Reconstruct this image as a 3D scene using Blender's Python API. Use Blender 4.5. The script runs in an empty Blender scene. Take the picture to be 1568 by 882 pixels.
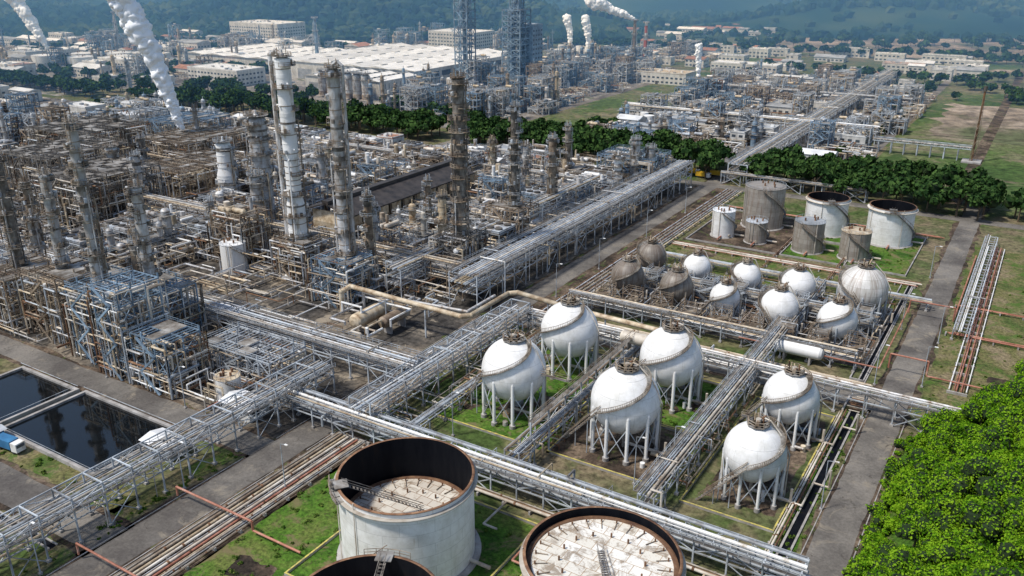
import bpy, bmesh, math, random
import numpy as np
from mathutils import Vector, noise as mnoise
R=random.Random(11); rng=np.random.default_rng(11)
pi=math.pi
scene=bpy.context.scene
PITCH=math.radians(21.18); HEAD=math.radians(31.76)
FW=(-math.sin(HEAD),math.cos(HEAD)); RT=(math.cos(HEAD),math.sin(HEAD))
# ---------------------------------------------------------------- materials
def newmat(name):
    m=bpy.data.materials.new(name); m.use_nodes=True
    nt=m.node_tree; nt.nodes.clear()
    o=nt.nodes.new('ShaderNodeOutputMaterial'); p=nt.nodes.new('ShaderNodeBsdfPrincipled')
    nt.links.new(p.outputs[0],o.inputs[0]); return m,nt,p,o
def c4(c): return (c[0],c[1],c[2],1)
def ramp(nt,stops):
    r=nt.nodes.new('ShaderNodeValToRGB'); e=r.color_ramp.elements
    e[0].position=stops[0][0]; e[0].color=c4(stops[0][1]); e[1].position=stops[-1][0]; e[1].color=c4(stops[-1][1])
    for s in stops[1:-1]:
        k=e.new(s[0]); k.color=c4(s[1])
    return r
def noise(nt,vec,scale,detail=5,rough=.6,dist=0):
    n=nt.nodes.new('ShaderNodeTexNoise'); n.inputs['Scale'].default_value=scale; n.inputs['Detail'].default_value=detail
    n.inputs['Roughness'].default_value=rough; n.inputs['Distortion'].default_value=dist
    if vec is not None: nt.links.new(vec,n.inputs['Vector'])
    return n.outputs['Fac']
def mth(nt,op,a,b=None):
    n=nt.nodes.new('ShaderNodeMath'); n.operation=op
    for i,v in enumerate((a,b)):
        if v is None: continue
        if isinstance(v,(int,float)): n.inputs[i].default_value=v
        else: nt.links.new(v,n.inputs[i])
    return n.outputs[0]
def mix(nt,fac,a,b,mode='MIX'):
    n=nt.nodes.new('ShaderNodeMix'); n.data_type='RGBA'; n.blend_type=mode
    for i,v in ((0,fac),(6,a),(7,b)):
        if isinstance(v,(int,float)): n.inputs[i].default_value=v
        elif isinstance(v,tuple): n.inputs[i].default_value=c4(v)
        else: nt.links.new(v,n.inputs[i])
    return n.outputs[2]
def mapv(nt,vec,sc):
    n=nt.nodes.new('ShaderNodeMapping'); n.inputs['Scale'].default_value=sc; nt.links.new(vec,n.inputs['Vector']); return n.outputs[0]
def pos(nt): return nt.nodes.new('ShaderNodeNewGeometry').outputs['Position']
def bumpn(nt,p,h,strength,dist=.1):
    b=nt.nodes.new('ShaderNodeBump'); b.inputs['Strength'].default_value=strength; b.inputs['Distance'].default_value=dist
    nt.links.new(h,b.inputs['Height']); nt.links.new(b.outputs[0],p.inputs['Normal'])
def simple(name,stops,scale=.5,sc=(1,1,1),rough=.6,metal=0,isl=0.0,detail=3,bump=0,spec=.4):
    m,nt,p,o=newmat(name)
    v=pos(nt)
    if sc!=(1,1,1): v=mapv(nt,v,sc)
    f=noise(nt,v,scale,detail,.65)
    r=ramp(nt,stops); nt.links.new(f,r.inputs[0]); col=r.outputs[0]
    if isl:
        g=nt.nodes.new('ShaderNodeNewGeometry'); k=mth(nt,'MULTIPLY_ADD',g.outputs['Random Per Island'],isl)
        nt.nodes[-1].inputs[2].default_value=1-isl*.6
        cc=nt.nodes.new('ShaderNodeCombineColor')
        for i in range(3): nt.links.new(k,cc.inputs[i])
        col=mix(nt,1.0,col,cc.outputs[0],'MULTIPLY')
    nt.links.new(col,p.inputs['Base Color']); p.inputs['Roughness'].default_value=rough; p.inputs['Metallic'].default_value=metal
    p.inputs['Specular IOR Level'].default_value=spec
    if bump: bumpn(nt,p,f,bump)
    return m
M={}
M['steel']=simple('galvanized_steel',[(.3,(.18,.17,.165)),(.5,(.37,.40,.43)),(.7,(.50,.54,.57))],.35,isl=.6)
M['blue']=simple('blue_grey_steel',[(.3,(.09,.11,.14)),(.55,(.20,.29,.38)),(.75,(.32,.40,.48))],.3,isl=.6)
M['dark']=simple('dark_steel',[(.3,(.03,.028,.026)),(.7,(.13,.115,.10))],.4,isl=.6)
M['grime']=simple('grimy_cladding',[(.3,(.05,.042,.035)),(.5,(.15,.13,.11)),(.7,(.31,.29,.26))],.5,(1,1,.6),isl=.5)
M['brown']=simple('weathered_steel',[(.3,(.11,.07,.045)),(.55,(.28,.22,.16)),(.7,(.43,.38,.31))],.3,isl=.7)
M['silver']=simple('aluminium_cladding',[(.3,(.15,.10,.065)),(.43,(.38,.35,.32)),(.58,(.52,.52,.52)),(.7,(.62,.63,.64))],.5,(1,1,.5),rough=.45,metal=.15,isl=.65)
M['beige']=simple('beige_cladding',[(.3,(.24,.15,.08)),(.5,(.50,.40,.27)),(.7,(.68,.59,.45))],.4,isl=.6)
M['rust']=simple('rusty_iron',[(.3,(.10,.045,.025)),(.6,(.24,.13,.07)),(.75,(.36,.24,.15))],.6,isl=.5,rough=.85)
M['redpipe']=simple('red_oxide_pipe',[(.3,(.24,.085,.05)),(.55,(.42,.18,.12)),(.7,(.50,.32,.25))],.4,isl=.4)
M['palepipe']=simple('pale_pipe',[(.3,(.28,.21,.15)),(.5,(.52,.46,.38)),(.7,(.69,.64,.56))],.25,isl=.65)
M['white']=simple('white_paint',[(.3,(.45,.39,.31)),(.42,(.74,.73,.70)),(.7,(.80,.80,.79))],.4,(1,1,.3),isl=.2)
M['whiteroof']=simple('white_roof',[(.3,(.55,.55,.54)),(.6,(.78,.78,.78))],.12,(1,1,1),isl=.3)
M['greyroof']=simple('grey_roof',[(.3,(.2,.21,.22)),(.6,(.42,.44,.46))],.12,isl=.5)
M['redroof']=simple('clay_roof',[(.3,(.22,.1,.06)),(.6,(.4,.2,.12))],.3,isl=.4)
M['wall']=simple('rendered_wall',[(.3,(.36,.35,.32)),(.6,(.62,.61,.58))],.3,(1,1,.3),isl=.3)
M['concrete']=simple('concrete',[(.3,(.18,.165,.15)),(.5,(.32,.30,.28)),(.7,(.44,.42,.40))],.35,rough=.9)
M['glass']=simple('window_glass',[(.3,(.03,.04,.05)),(.7,(.08,.1,.12))],.2,rough=.15)
M['yellow']=simple('yellow_paint',[(.35,(.28,.24,.12)),(.6,(.60,.50,.12))],1.2)
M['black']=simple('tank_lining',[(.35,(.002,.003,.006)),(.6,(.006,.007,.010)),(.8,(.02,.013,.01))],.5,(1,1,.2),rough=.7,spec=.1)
M['shedroof']=simple('soot_roof',[(.3,(.02,.018,.017)),(.6,(.06,.05,.045))],.3)
M['deck']=simple('grating_deck',[(.3,(.09,.07,.05)),(.5,(.20,.18,.155)),(.7,(.36,.35,.33))],.3,isl=.6)
M['carwhite']=simple('car_paint_white',[(.3,(.7,.7,.7)),(.7,(.8,.8,.8))],.5,rough=.3)
M['carblue']=simple('truck_paint_blue',[(.3,(.03,.12,.25)),(.7,(.05,.2,.38))],.5,rough=.35)
M['caryellow']=simple('truck_paint_yellow',[(.3,(.6,.35,.03)),(.7,(.7,.42,.04))],.5,rough=.35)
M['tyre']=simple('tyre_rubber',[(.3,(.015,.015,.015)),(.7,(.03,.03,.03))],.5,rough=.9)
M['bark']=simple('bark',[(.3,(.07,.05,.03)),(.7,(.16,.12,.08))],1.5,(1,1,.3),rough=.9)
def bandmat():
    m,nt,p,o=newmat('red_white_bands'); s=nt.nodes.new('ShaderNodeSeparateXYZ'); nt.links.new(pos(nt),s.inputs[0])
    k=mth(nt,'MODULO',mth(nt,'DIVIDE',s.outputs[2],12.),1.); k=mth(nt,'GREATER_THAN',k,.5)
    nt.links.new(mix(nt,k,(.45,.12,.08),(.6,.58,.55)),p.inputs['Base Color']); return m
M['redwhite']=bandmat()
def ground_mat(name,big,fine,bscale=.03,fscale=.8,rough=.95,bump=.4,stain=None,mid=None,stain2=None):
    m,nt,p,o=newmat(name); v=pos(nt)
    a=noise(nt,v,bscale,6,.65,.3); r=ramp(nt,big); nt.links.new(a,r.inputs[0]); col=r.outputs[0]
    if mid:
        e=noise(nt,v,mid[0],4,.65,.5); rm=ramp(nt,mid[2]); nt.links.new(e,rm.inputs[0]); col=mix(nt,mid[1],col,rm.outputs[0],'MIX')
    b=noise(nt,v,fscale,4,.75); r2=ramp(nt,fine); nt.links.new(b,r2.inputs[0])
    col=mix(nt,1.,col,r2.outputs[0],'MULTIPLY')
    for st in (stain,stain2):
        if st:
            d=noise(nt,v,st[0],6,.72,1.); r3=ramp(nt,[(st[1],(0,0,0)),(st[2],(1,1,1))]); nt.links.new(d,r3.inputs[0])
            col=mix(nt,mth(nt,'MULTIPLY',r3.outputs[0],.85),col,st[3])
    nt.links.new(col,p.inputs['Base Color']); p.inputs['Roughness'].default_value=rough; p.inputs['Specular IOR Level'].default_value=.2
    if bump: bumpn(nt,p,b,bump,.3)
    return m
fine=[(.35,(.4,.4,.4)),(.65,(1.4,1.4,1.4))]
fine2=[(.3,(.7,.7,.7)),(.7,(1.15,1.15,1.15))]
M['ground']=ground_mat('scrub_grass_ground',[(.36,(.05,.08,.02)),(.48,(.095,.12,.04)),(.56,(.16,.135,.08)),(.66,(.2,.155,.105))],fine,.02,.5,mid=(.09,.5,[(.42,(.045,.085,.016)),(.58,(.19,.15,.09))]))
M['lawn']=ground_mat('lawn',[(.38,(.035,.09,.010)),(.5,(.07,.15,.016)),(.62,(.12,.15,.035))],fine,.08,1.3,stain=(.13,.52,.61,(.17,.135,.07)),stain2=(.4,.60,.68,(.05,.038,.024)))
M['drygrass']=ground_mat('dry_grass',[(.38,(.07,.10,.025)),(.5,(.15,.14,.055)),(.62,(.22,.175,.105))],fine,.1,1.2,stain=(.15,.53,.62,(.06,.12,.018)),stain2=(.3,.6,.68,(.055,.042,.03)))
M['dirt']=ground_mat('oily_dirt',[(.38,(.032,.025,.019)),(.5,(.085,.060,.043)),(.62,(.18,.135,.095))],fine,.12,1.0,stain=(.2,.57,.66,(.065,.10,.02)))
M['asphalt']=ground_mat('asphalt',[(.38,(.10,.09,.082)),(.5,(.15,.137,.122)),(.62,(.22,.20,.175))],fine2,.06,1.5,stain=(.12,.55,.66,(.26,.225,.175)),stain2=(.3,.60,.7,(.055,.047,.04)),bump=.15)
M['pave']=ground_mat('stained_pavement',[(.38,(.035,.033,.031)),(.5,(.085,.076,.066)),(.62,(.20,.165,.125))],fine,.04,.5,stain=(.07,.56,.62,(.32,.27,.205)),stain2=(.25,.58,.67,(.025,.022,.02)),bump=.15)
M['pave2']=ground_mat('pale_yard_paving',[(.38,(.10,.092,.085)),(.5,(.21,.195,.18)),(.62,(.36,.34,.31))],fine,.03,.25,stain=(.03,.55,.62,(.06,.085,.03)),stain2=(.1,.58,.66,(.05,.045,.04)),bump=.1)
M['field']=ground_mat('field_grass',[(.36,(.05,.09,.022)),(.48,(.085,.125,.035)),(.56,(.14,.14,.07)),(.66,(.23,.19,.13))],fine,.012,.25,stain=(.03,.56,.64,(.19,.155,.10)),stain2=(.02,.58,.66,(.035,.07,.018)))
M['barren']=ground_mat('barren_soil',[(.38,(.10,.11,.055)),(.5,(.22,.175,.13)),(.62,(.34,.28,.22))],fine,.01,.1)
def water():
    m,nt,p,o=newmat('oily_water'); p.inputs['Base Color'].default_value=(.004,.005,.006,1); p.inputs['Roughness'].default_value=.04
    bumpn(nt,p,noise(nt,pos(nt),1.5,3),.03,.05); return m
M['water']=water()
def shellmat(name,kind,base,base2,rustc,uscale,roww,rowh,rust_lo=.60,bottom=None,rough=.5):
    m,nt,p,o=newmat(name); tc=nt.nodes.new('ShaderNodeTexCoord').outputs['Object']
    s=nt.nodes.new('ShaderNodeSeparateXYZ'); nt.links.new(tc,s.inputs[0])
    an=mth(nt,'MULTIPLY',mth(nt,'ARCTAN2',s.outputs[1],s.outputs[0]),uscale)
    cb=nt.nodes.new('ShaderNodeCombineXYZ'); nt.links.new(an,cb.inputs[0]); nt.links.new(s.outputs[2],cb.inputs[1])
    bk=nt.nodes.new('ShaderNodeTexBrick'); nt.links.new(cb.outputs[0],bk.inputs[0]); bk.inputs['Scale'].default_value=1
    bk.inputs['Brick Width'].default_value=roww; bk.inputs['Row Height'].default_value=rowh; bk.inputs['Mortar Size'].default_value=.05; bk.inputs['Mortar Smooth'].default_value=.5
    bk.inputs['Color1'].default_value=c4(base); bk.inputs['Color2'].default_value=c4(base2); bk.inputs['Mortar'].default_value=c4(tuple(x*.72 for x in base2))
    col=bk.outputs[0]
    cs=nt.nodes.new('ShaderNodeCombineXYZ'); nt.links.new(mth(nt,'MULTIPLY',an,1.0),cs.inputs[0]); nt.links.new(mth(nt,'MULTIPLY',s.outputs[2],.07),cs.inputs[1])
    n=noise(nt,cs.outputs[0],1.1,6,.7); r=ramp(nt,[(rust_lo,(0,0,0)),(rust_lo+.13,(1,1,1))]); nt.links.new(n,r.inputs[0])
    col=mix(nt,mth(nt,'MULTIPLY',r.outputs[0],.7),col,rustc)
    n2=noise(nt,tc,.35,6,.7); r2=ramp(nt,[(.35,(.78,.77,.74)),(.6,(1,1,1))]); nt.links.new(n2,r2.inputs[0]); col=mix(nt,1.,col,r2.outputs[0],'MULTIPLY')
    n3=noise(nt,tc,1.6,5,.8); r3=ramp(nt,[(.64,(0,0,0)),(.71,(1,1,1))]); nt.links.new(n3,r3.inputs[0]); col=mix(nt,mth(nt,'MULTIPLY',r3.outputs[0],.7),col,rustc)
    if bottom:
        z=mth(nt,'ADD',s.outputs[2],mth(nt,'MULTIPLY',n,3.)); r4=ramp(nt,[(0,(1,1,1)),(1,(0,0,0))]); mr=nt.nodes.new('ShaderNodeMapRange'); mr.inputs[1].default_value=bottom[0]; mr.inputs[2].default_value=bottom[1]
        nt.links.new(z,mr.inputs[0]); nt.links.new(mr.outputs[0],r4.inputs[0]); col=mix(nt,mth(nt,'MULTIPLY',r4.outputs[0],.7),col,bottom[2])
    nt.links.new(col,p.inputs['Base Color']); p.inputs['Roughness'].default_value=rough
    bumpn(nt,p,bk.outputs['Fac'],.12,.02); return m
M['tankwhite']=shellmat('tank_shell_white','c',(.80,.79,.77),(.76,.75,.73),(.38,.27,.17),12,6,2.3,.60)
M['tankgrey']=shellmat('tank_shell_weathered','c',(.36,.33,.29),(.28,.25,.22),(.17,.11,.07),6,4,1.8,.5)
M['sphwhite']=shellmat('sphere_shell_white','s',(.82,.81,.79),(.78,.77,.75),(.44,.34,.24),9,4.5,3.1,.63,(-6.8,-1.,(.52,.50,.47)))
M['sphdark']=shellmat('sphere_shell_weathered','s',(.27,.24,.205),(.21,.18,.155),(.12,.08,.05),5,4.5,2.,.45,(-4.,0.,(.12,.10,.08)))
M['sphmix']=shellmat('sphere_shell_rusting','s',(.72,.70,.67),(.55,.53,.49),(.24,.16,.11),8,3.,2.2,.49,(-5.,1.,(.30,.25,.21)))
def roofpanel(name,w,h,base,base2,mort,stain,lo,hi):
    m,nt,p,o=newmat(name); tc=nt.nodes.new('ShaderNodeTexCoord').outputs['Object']
    bk=nt.nodes.new('ShaderNodeTexBrick'); nt.links.new(tc,bk.inputs[0]); bk.inputs['Scale'].default_value=1
    bk.inputs['Brick Width'].default_value=w; bk.inputs['Row Height'].default_value=h; bk.inputs['Mortar Size'].default_value=.09; bk.inputs['Mortar Smooth'].default_value=.8
    bk.inputs['Color1'].default_value=c4(base); bk.inputs['Color2'].default_value=c4(base2); bk.inputs['Mortar'].default_value=c4(mort)
    n=noise(nt,tc,.32,7,.72,.8); r=ramp(nt,[(lo,(0,0,0)),(hi,(1,1,1))]); nt.links.new(n,r.inputs[0])
    col=mix(nt,mth(nt,'MULTIPLY',r.outputs[0],.85),bk.outputs[0],stain)
    n=noise(nt,tc,1.3,7,.75); r=ramp(nt,[(.55,(0,0,0)),(.68,(1,1,1))]); nt.links.new(n,r.inputs[0]); col=mix(nt,mth(nt,'MULTIPLY',r.outputs[0],.6),col,(.3,.19,.1))
    nt.links.new(col,p.inputs['Base Color']); p.inputs['Roughness'].default_value=.7; return m
M['roofA']=roofpanel('floating_roof_rusted',2.6,1.9,(.66,.62,.54),(.5,.45,.38),(.22,.12,.06),(.2,.14,.09),.52,.64)
M['roofB']=roofpanel('floating_roof_white',3.,2.2,(.78,.76,.70),(.66,.62,.53),(.36,.24,.13),(.26,.20,.14),.50,.60)
def leafmat(name,cs,scale=.15,trans=.25,isl=.7):
    m,nt,p,o=newmat(name); v=pos(nt); g=nt.nodes.new('ShaderNodeNewGeometry')
    a=noise(nt,v,scale,2); k=mth(nt,'ADD',mth(nt,'MULTIPLY',a,1-isl*.5),mth(nt,'MULTIPLY',g.outputs['Random Per Island'],isl*.5))
    r=ramp(nt,cs); nt.links.new(k,r.inputs[0])
    d=nt.nodes.new('ShaderNodeBsdfDiffuse'); nt.links.new(r.outputs[0],d.inputs[0])
    if trans>0:
        t=nt.nodes.new('ShaderNodeBsdfTranslucent'); mx=nt.nodes.new('ShaderNodeMixShader'); mx.inputs[0].default_value=trans
        nt.links.new(r.outputs[0],t.inputs[0]); nt.links.new(d.outputs[0],mx.inputs[1]); nt.links.new(t.outputs[0],mx.inputs[2]); nt.links.new(mx.outputs[0],o.inputs[0])
    else: nt.links.new(d.outputs[0],o.inputs[0])
    return m
M['leaf']=leafmat('bright_foliage',[(.3,(.035,.10,.006)),(.45,(.10,.24,.010)),(.58,(.22,.38,.02))],.3,.2,.6)
M['weed']=leafmat('weed_foliage',[(.3,(.03,.07,.01)),(.5,(.07,.13,.02)),(.65,(.13,.16,.04))],.2,0,.6)
M['leafdark']=leafmat('dark_foliage',[(.3,(.010,.026,.010)),(.5,(.028,.060,.018)),(.7,(.065,.12,.032))],.12,0)
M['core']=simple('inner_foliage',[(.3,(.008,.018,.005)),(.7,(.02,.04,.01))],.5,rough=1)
M['forest']=leafmat('forest_canopy',[(.3,(.006,.018,.014)),(.5,(.018,.042,.026)),(.7,(.065,.09,.045))],.006,0,.5)
# ---------------------------------------------------------------- builder
def ico(sub):
    bm=bmesh.new(); bmesh.ops.create_icosphere(bm,subdivisions=sub,radius=1); v=np.array([x.co[:] for x in bm.verts]); f=np.array([[y.index for y in x.verts] for x in bm.faces]); bm.free(); return v,f
ICO={k:ico(k) for k in (1,2,3)}
class B:
    def __init__(s,name,loc=(0,0,0)):
        s.name=name; s.loc=loc; s.pr={}; s.bx=[]; s.rw=[]; s.mats=[]
    def mi(s,k):
        if k not in s.mats: s.mats.append(k)
        return s.mats.index(k)
    def cyl(s,p0,p1,r,mat,seg=8,r1=None,ph=0.):
        s.pr.setdefault(seg,[]).append((*p0,*p1,r,r if r1 is None else r1,ph,s.mi(mat)))
    def bar(s,p0,p1,w,mat): s.cyl(p0,p1,w*.7071,mat,4,None,pi/4)
    def box(s,c,sz,mat,rot=0.): s.bx.append((*c,*sz,rot,s.mi(mat)))
    def bb(s,x0,y0,z0,x1,y1,z1,mat): s.box(((x0+x1)/2,(y0+y1)/2,(z0+z1)/2),(abs(x1-x0),abs(y1-y0),abs(z1-z0)),mat)
    def raw(s,v,f,mat,smooth=False): s.rw.append((np.asarray(v,float),np.asarray(f,int),s.mi(mat),smooth))
    def sph(s,c,r,mat,seg=24,rings=12,sz=1.,lo=-1.,hi=1.):
        t=np.linspace(math.asin(lo),math.asin(hi),rings+1); a=np.arange(seg)*2*pi/seg
        T,A=np.meshgrid(t,a,indexing='ij'); v=np.stack([c[0]+r*np.cos(T)*np.cos(A),c[1]+r*np.cos(T)*np.sin(A),c[2]+r*sz*np.sin(T)],-1).reshape(-1,3)
        i,j=np.meshgrid(np.arange(rings),np.arange(seg),indexing='ij'); j2=(j+1)%seg
        f=np.stack([i*seg+j,i*seg+j2,(i+1)*seg+j2,(i+1)*seg+j],-1).reshape(-1,4); s.raw(v,f,mat,True)
    def lathe(s,prof,mat,seg=64,c=(0,0)):
        pr=np.array(prof); a=np.arange(seg)*2*pi/seg; n=len(pr)
        v=np.stack([c[0]+pr[:,None,0]*np.cos(a),c[1]+pr[:,None,0]*np.sin(a),pr[:,None,1]+0*a],-1).reshape(-1,3)
        i,j=np.meshgrid(np.arange(n-1),np.arange(seg),indexing='ij'); j2=(j+1)%seg
        f=np.stack([i*seg+j,i*seg+j2,(i+1)*seg+j2,(i+1)*seg+j],-1).reshape(-1,4); s.raw(v,f,mat,True)
    def done(s,parent=None):
        V=[];L=[];T=[];MI=[];S=[];off=0
        for n,lst in s.pr.items():
            a=np.array(lst,float); p0=a[:,:3];p1=a[:,3:6]; d=p1-p0; ln=np.linalg.norm(d,axis=1,keepdims=True); ln[ln==0]=1; d=d/ln
            ref=np.where(np.abs(d[:,2:3])>.9,np.array([[1.,0,0]]),np.array([[0,0,1.]]))
            u=np.cross(ref,d); u/=np.linalg.norm(u,axis=1,keepdims=True); w=np.cross(d,u)
            an=np.arange(n)*2*pi/n; A=an[None,:]+a[:,8:9]
            dr=u[:,None,:]*np.cos(A)[...,None]+w[:,None,:]*np.sin(A)[...,None]
            r0=p0[:,None,:]+dr*a[:,6][:,None,None]; r1=p1[:,None,:]+dr*a[:,7][:,None,None]
            K=len(a); v=np.concatenate([r0,r1,r0,r1],1).reshape(-1,3); V.append(v)
            base=off+np.arange(K)[:,None]*4*n; j=np.arange(n); j2=(j+1)%n
            q=np.stack([j,j2,n+j2,n+j],-1).reshape(-1)
            L.append((base+q[None]).reshape(-1)); T.append(np.full(K*n,4)); m=a[:,9].astype(int); MI.append(np.repeat(m,n)); S.append(np.full(K*n,n>=8))
            cp=np.concatenate([2*n+j[::-1],3*n+j]); L.append((base+cp[None]).reshape(-1)); T.append(np.full(K*2,n)); MI.append(np.repeat(m,2)); S.append(np.zeros(K*2,bool))
            off+=K*4*n
        if s.bx:
            a=np.array(s.bx,float); K=len(a); cn=np.array([(x,y,z) for z in(-.5,.5) for y in(-.5,.5) for x in(-.5,.5)])
            l=cn[None]*a[:,None,3:6]; c=np.cos(a[:,6])[:,None]; sn=np.sin(a[:,6])[:,None]
            v=np.stack([l[...,0]*c-l[...,1]*sn,l[...,0]*sn+l[...,1]*c,l[...,2]],-1)+a[:,None,:3]; V.append(v.reshape(-1,3))
            q=np.array([0,2,3,1, 4,5,7,6, 0,1,5,4, 2,6,7,3, 0,4,6,2, 1,3,7,5]); L.append((off+np.arange(K)[:,None]*8+q[None]).reshape(-1))
            T.append(np.full(K*6,4)); MI.append(np.repeat(a[:,7].astype(int),6)); S.append(np.zeros(K*6,bool)); off+=K*8
        for v,f,m,sm in s.rw:
            V.append(v); L.append((f+off).reshape(-1)); T.append(np.full(len(f),f.shape[1])); MI.append(np.full(len(f),m)); S.append(np.full(len(f),sm)); off+=len(v)
        V=np.concatenate(V);L=np.concatenate(L);T=np.concatenate(T);MI=np.concatenate(MI);S=np.concatenate(S)
        me=bpy.data.meshes.new(s.name); me.vertices.add(len(V)); me.vertices.foreach_set('co',V.astype(np.float32).ravel())
        me.loops.add(len(L)); me.loops.foreach_set('vertex_index',L.astype(np.int32)); me.polygons.add(len(T))
        st=np.concatenate([[0],np.cumsum(T)[:-1]]); me.polygons.foreach_set('loop_start',st.astype(np.int32))
        me.polygons.foreach_set('material_index',MI.astype(np.int32)); me.polygons.foreach_set('use_smooth',S)
        for k in s.mats: me.materials.append(M[k])
        me.update(calc_edges=True)
        ob=bpy.data.objects.new(s.name,me); ob.location=s.loc; scene.collection.objects.link(ob)
        if parent: ob.parent=parent
        return ob
def sheet(name,x0,y0,x1,y1,z,mat):
    b=B(name); b.raw([(x0,y0,z),(x1,y0,z),(x1,y1,z),(x0,y1,z)],[[0,1,2,3]],mat); return b.done()
def ragged(name,x0,y0,x1,y1,z,mat,amp=1.2,step=2.):
    pts=[]
    def edge(ax,ay,bx,by,nx,ny):
        n=max(2,int(math.dist((ax,ay),(bx,by))/step))
        for i in range(n):
            t=i/n; X=ax+(bx-ax)*t;Y=ay+(by-ay)*t; o=(mnoise.noise(Vector((X*.25,Y*.25,z*90)))+.5*mnoise.noise(Vector((X*.8,Y*.8,z*50))))*amp; pts.append((X+nx*o,Y+ny*o,z))
    edge(x0,y0,x1,y0,0,-1); edge(x1,y0,x1,y1,1,0); edge(x1,y1,x0,y1,0,1); edge(x0,y1,x0,y0,-1,0)
    b=B(name); b.raw(pts,[list(range(len(pts)))],mat); return b.done()
# ---------------------------------------------------------------- ground
sheet('ground',-9000,-3000,9000,12000,0,'ground')
sheet('process_area_pavement',-450,113,-132,376,.02,'pave')
sheet('left_yard_pavement',-900,150,-451,372,.02,'pave2')
for a in((-131,-60,-123,470,.05),(-420,105.5,-131.2,112.5,.05),(-420,68,-131.2,76,.05),(-22,60,-15,405,.05),(-122.8,196,-22.2,204,.05)):
    ragged('road',*a,'asphalt',.35); ragged('road_shoulder',a[0]-1.2,a[1]-1.2,a[2]+1.2,a[3]+1.2,a[4]-.02,'dirt',1.3)
ragged('bare_earth',-121.5,205.5,-112.5,376.5,.022,'dirt',.8)
sheet('road',-450,377,60,384,.04,'asphalt')
sheet('sphere_yard_pavement',-110,218,-28,264,.03,'pave')
ragged('bare_earth',-108,296,-72,344,.025,'dirt')
for r in [(-121,40,-112,124,'dirt'),(-112,60,-97,122,'lawn'),(-97,60,-28,118,'lawn'),(-108,140,-80,190,'lawn'),(-78,141,-53,162,'dirt'),(-78,164.2,-53,189,'lawn'),
          (-44,143,-30,185,'dirt'),(-72,298,-31,344,'lawn'),(-13.5,200,20,345,'drygrass'),(-24,120,-28,196,'lawn'),(-110,265,-26,294,'drygrass'),(-139,20,-133.5,103,'drygrass'),(-300,77.5,-138,84,'drygrass')]:
    ragged('lawn' if r[4]=='lawn' else ('bare_earth' if r[4]=='dirt' else 'grass_verge'),min(r[0],r[2]),r[1],max(r[0],r[2]),r[3],.015,r[4],1.0)
for _ in range(34):
    k=R.choice([(-105,142,-84,186),(-74,166,-56,186),(-94,84,-66,116),(-60,84,-34,116),(-108,64,-100,118),(-110,268,-30,290),(-12,205,12,330)]); x=R.uniform(k[0],k[2]);y=R.uniform(k[1],k[3]); s=R.uniform(1.,4); ragged('bare_earth',x-s,y-s*.7,x+s,y+s*.7,.019+R.random()*.004,'dirt',1.6,.8)
# far zones
sheet('second_plant_pavement',-238,430,-82,780,.03,'pave2')
sheet('far_plant_pavement',-640,430,-290,760,.03,'pave2')
sheet('far_yard_pavement',-1100,380,-640,760,.03,'pave2')
sheet('grass_field',-72,404,220,980,.03,'field')
sheet('grass_field',-286,430,-242,1000,.03,'field')
ragged('barren_field',-330,1000,160,1500,.03,'barren',20,15)
for a in((-60,560,20,700),(-50,800,60,940),(10,450,90,560)): ragged('barren_field',*a,.045,'barren',16,9)
sheet('field_track',-30,404,-24,940,.06,'dirt'); sheet('road',-80,404,-74,1000,.06,'asphalt'); sheet('road',-290,384,-283,1000,.06,'asphalt')
for i in range(9):
    y=460+i*55; sheet('field_ditch',-72,y,120,y+1.2,.05,'barren' if i%2 else 'dirt')
b=B('kerb')
for x in(-131.6,-122.4,-22.6,-14.4): b.bb(x-.1,40 if x<-100 else 125,0,x+.1,104 if x<-100 else 195,.14,'concrete')
for x in(-131.6,-122.4): b.bb(x-.1,113.5,0,x+.1,195,.14,'concrete')
b.done()
b=B('drainage_channel'); b.bb(-26.4,124,.0,-26.0,194,.35,'concrete'); b.bb(-24.6,124,0,-24.2,194,.35,'concrete'); b.bb(-26,124,.0,-24.6,194,.06,'black'); b.done()
b=B('drainage_channel'); b.bb(-28,206,.0,-27.7,290,.3,'concrete'); b.bb(-26.4,206,0,-26.1,290,.3,'concrete'); b.bb(-27.7,206,.0,-26.4,290,.06,'black'); b.done()
b=B('drainage_channel'); b.bb(-200,64.5,.0,-138,64.8,.3,'concrete'); b.bb(-200,66,0,-138,66.3,.3,'concrete'); b.bb(-200,64.8,.0,-138,66,.06,'black'); b.done()
def pond(x0,y0,x1,y1):
    sheet('pond_water',x0,y0,x1,y1,.35,'water')
    b=B('pond_wall')
    for a in((x0-.8,y0-.8,x1+.8,y0),(x0-.8,y1,x1+.8,y1+.8),(x0-.8,y0,x0,y1),(x1,y0,x1+.8,y1)): b.bb(a[0],a[1],0,a[2],a[3],.9,'concrete')
    for a in((x0-.9,y0-.5,x1+.9,y0-.4),(x1+.4,y0,x1+.5,y1),(x0-.9,y1+.4,x1+.9,y1+.5)):
        b.bb(a[0],a[1],1.8,a[2],a[3],1.88,'steel')
    b.done()
pond(-186,83.5,-152.5,103.5); pond(-212,84,-189.5,103)
def bund(x0,y0,x1,y1,cap='yellow'):
    b=B('containment_wall')
    for a in((x0,y0,x1,y0+.3),(x0,y1-.3,x1,y1),(x0,y0+.3,x0+.3,y1-.3),(x1-.3,y0+.3,x1,y1-.3)):
        b.bb(a[0],a[1],0,a[2],a[3],.5,'concrete'); b.bb(a[0]-.01,a[1]-.01,.5,a[2]+.01,a[3]+.01,.56,cap)
    b.done()
for q in((-108,140,-80.5,190),(-78,140,-52,163),(-78,163.4,-52,190),(-47,138,-28.5,188),(-97,82,-66,117),(-62,82,-30,117)): bund(*q)
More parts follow.
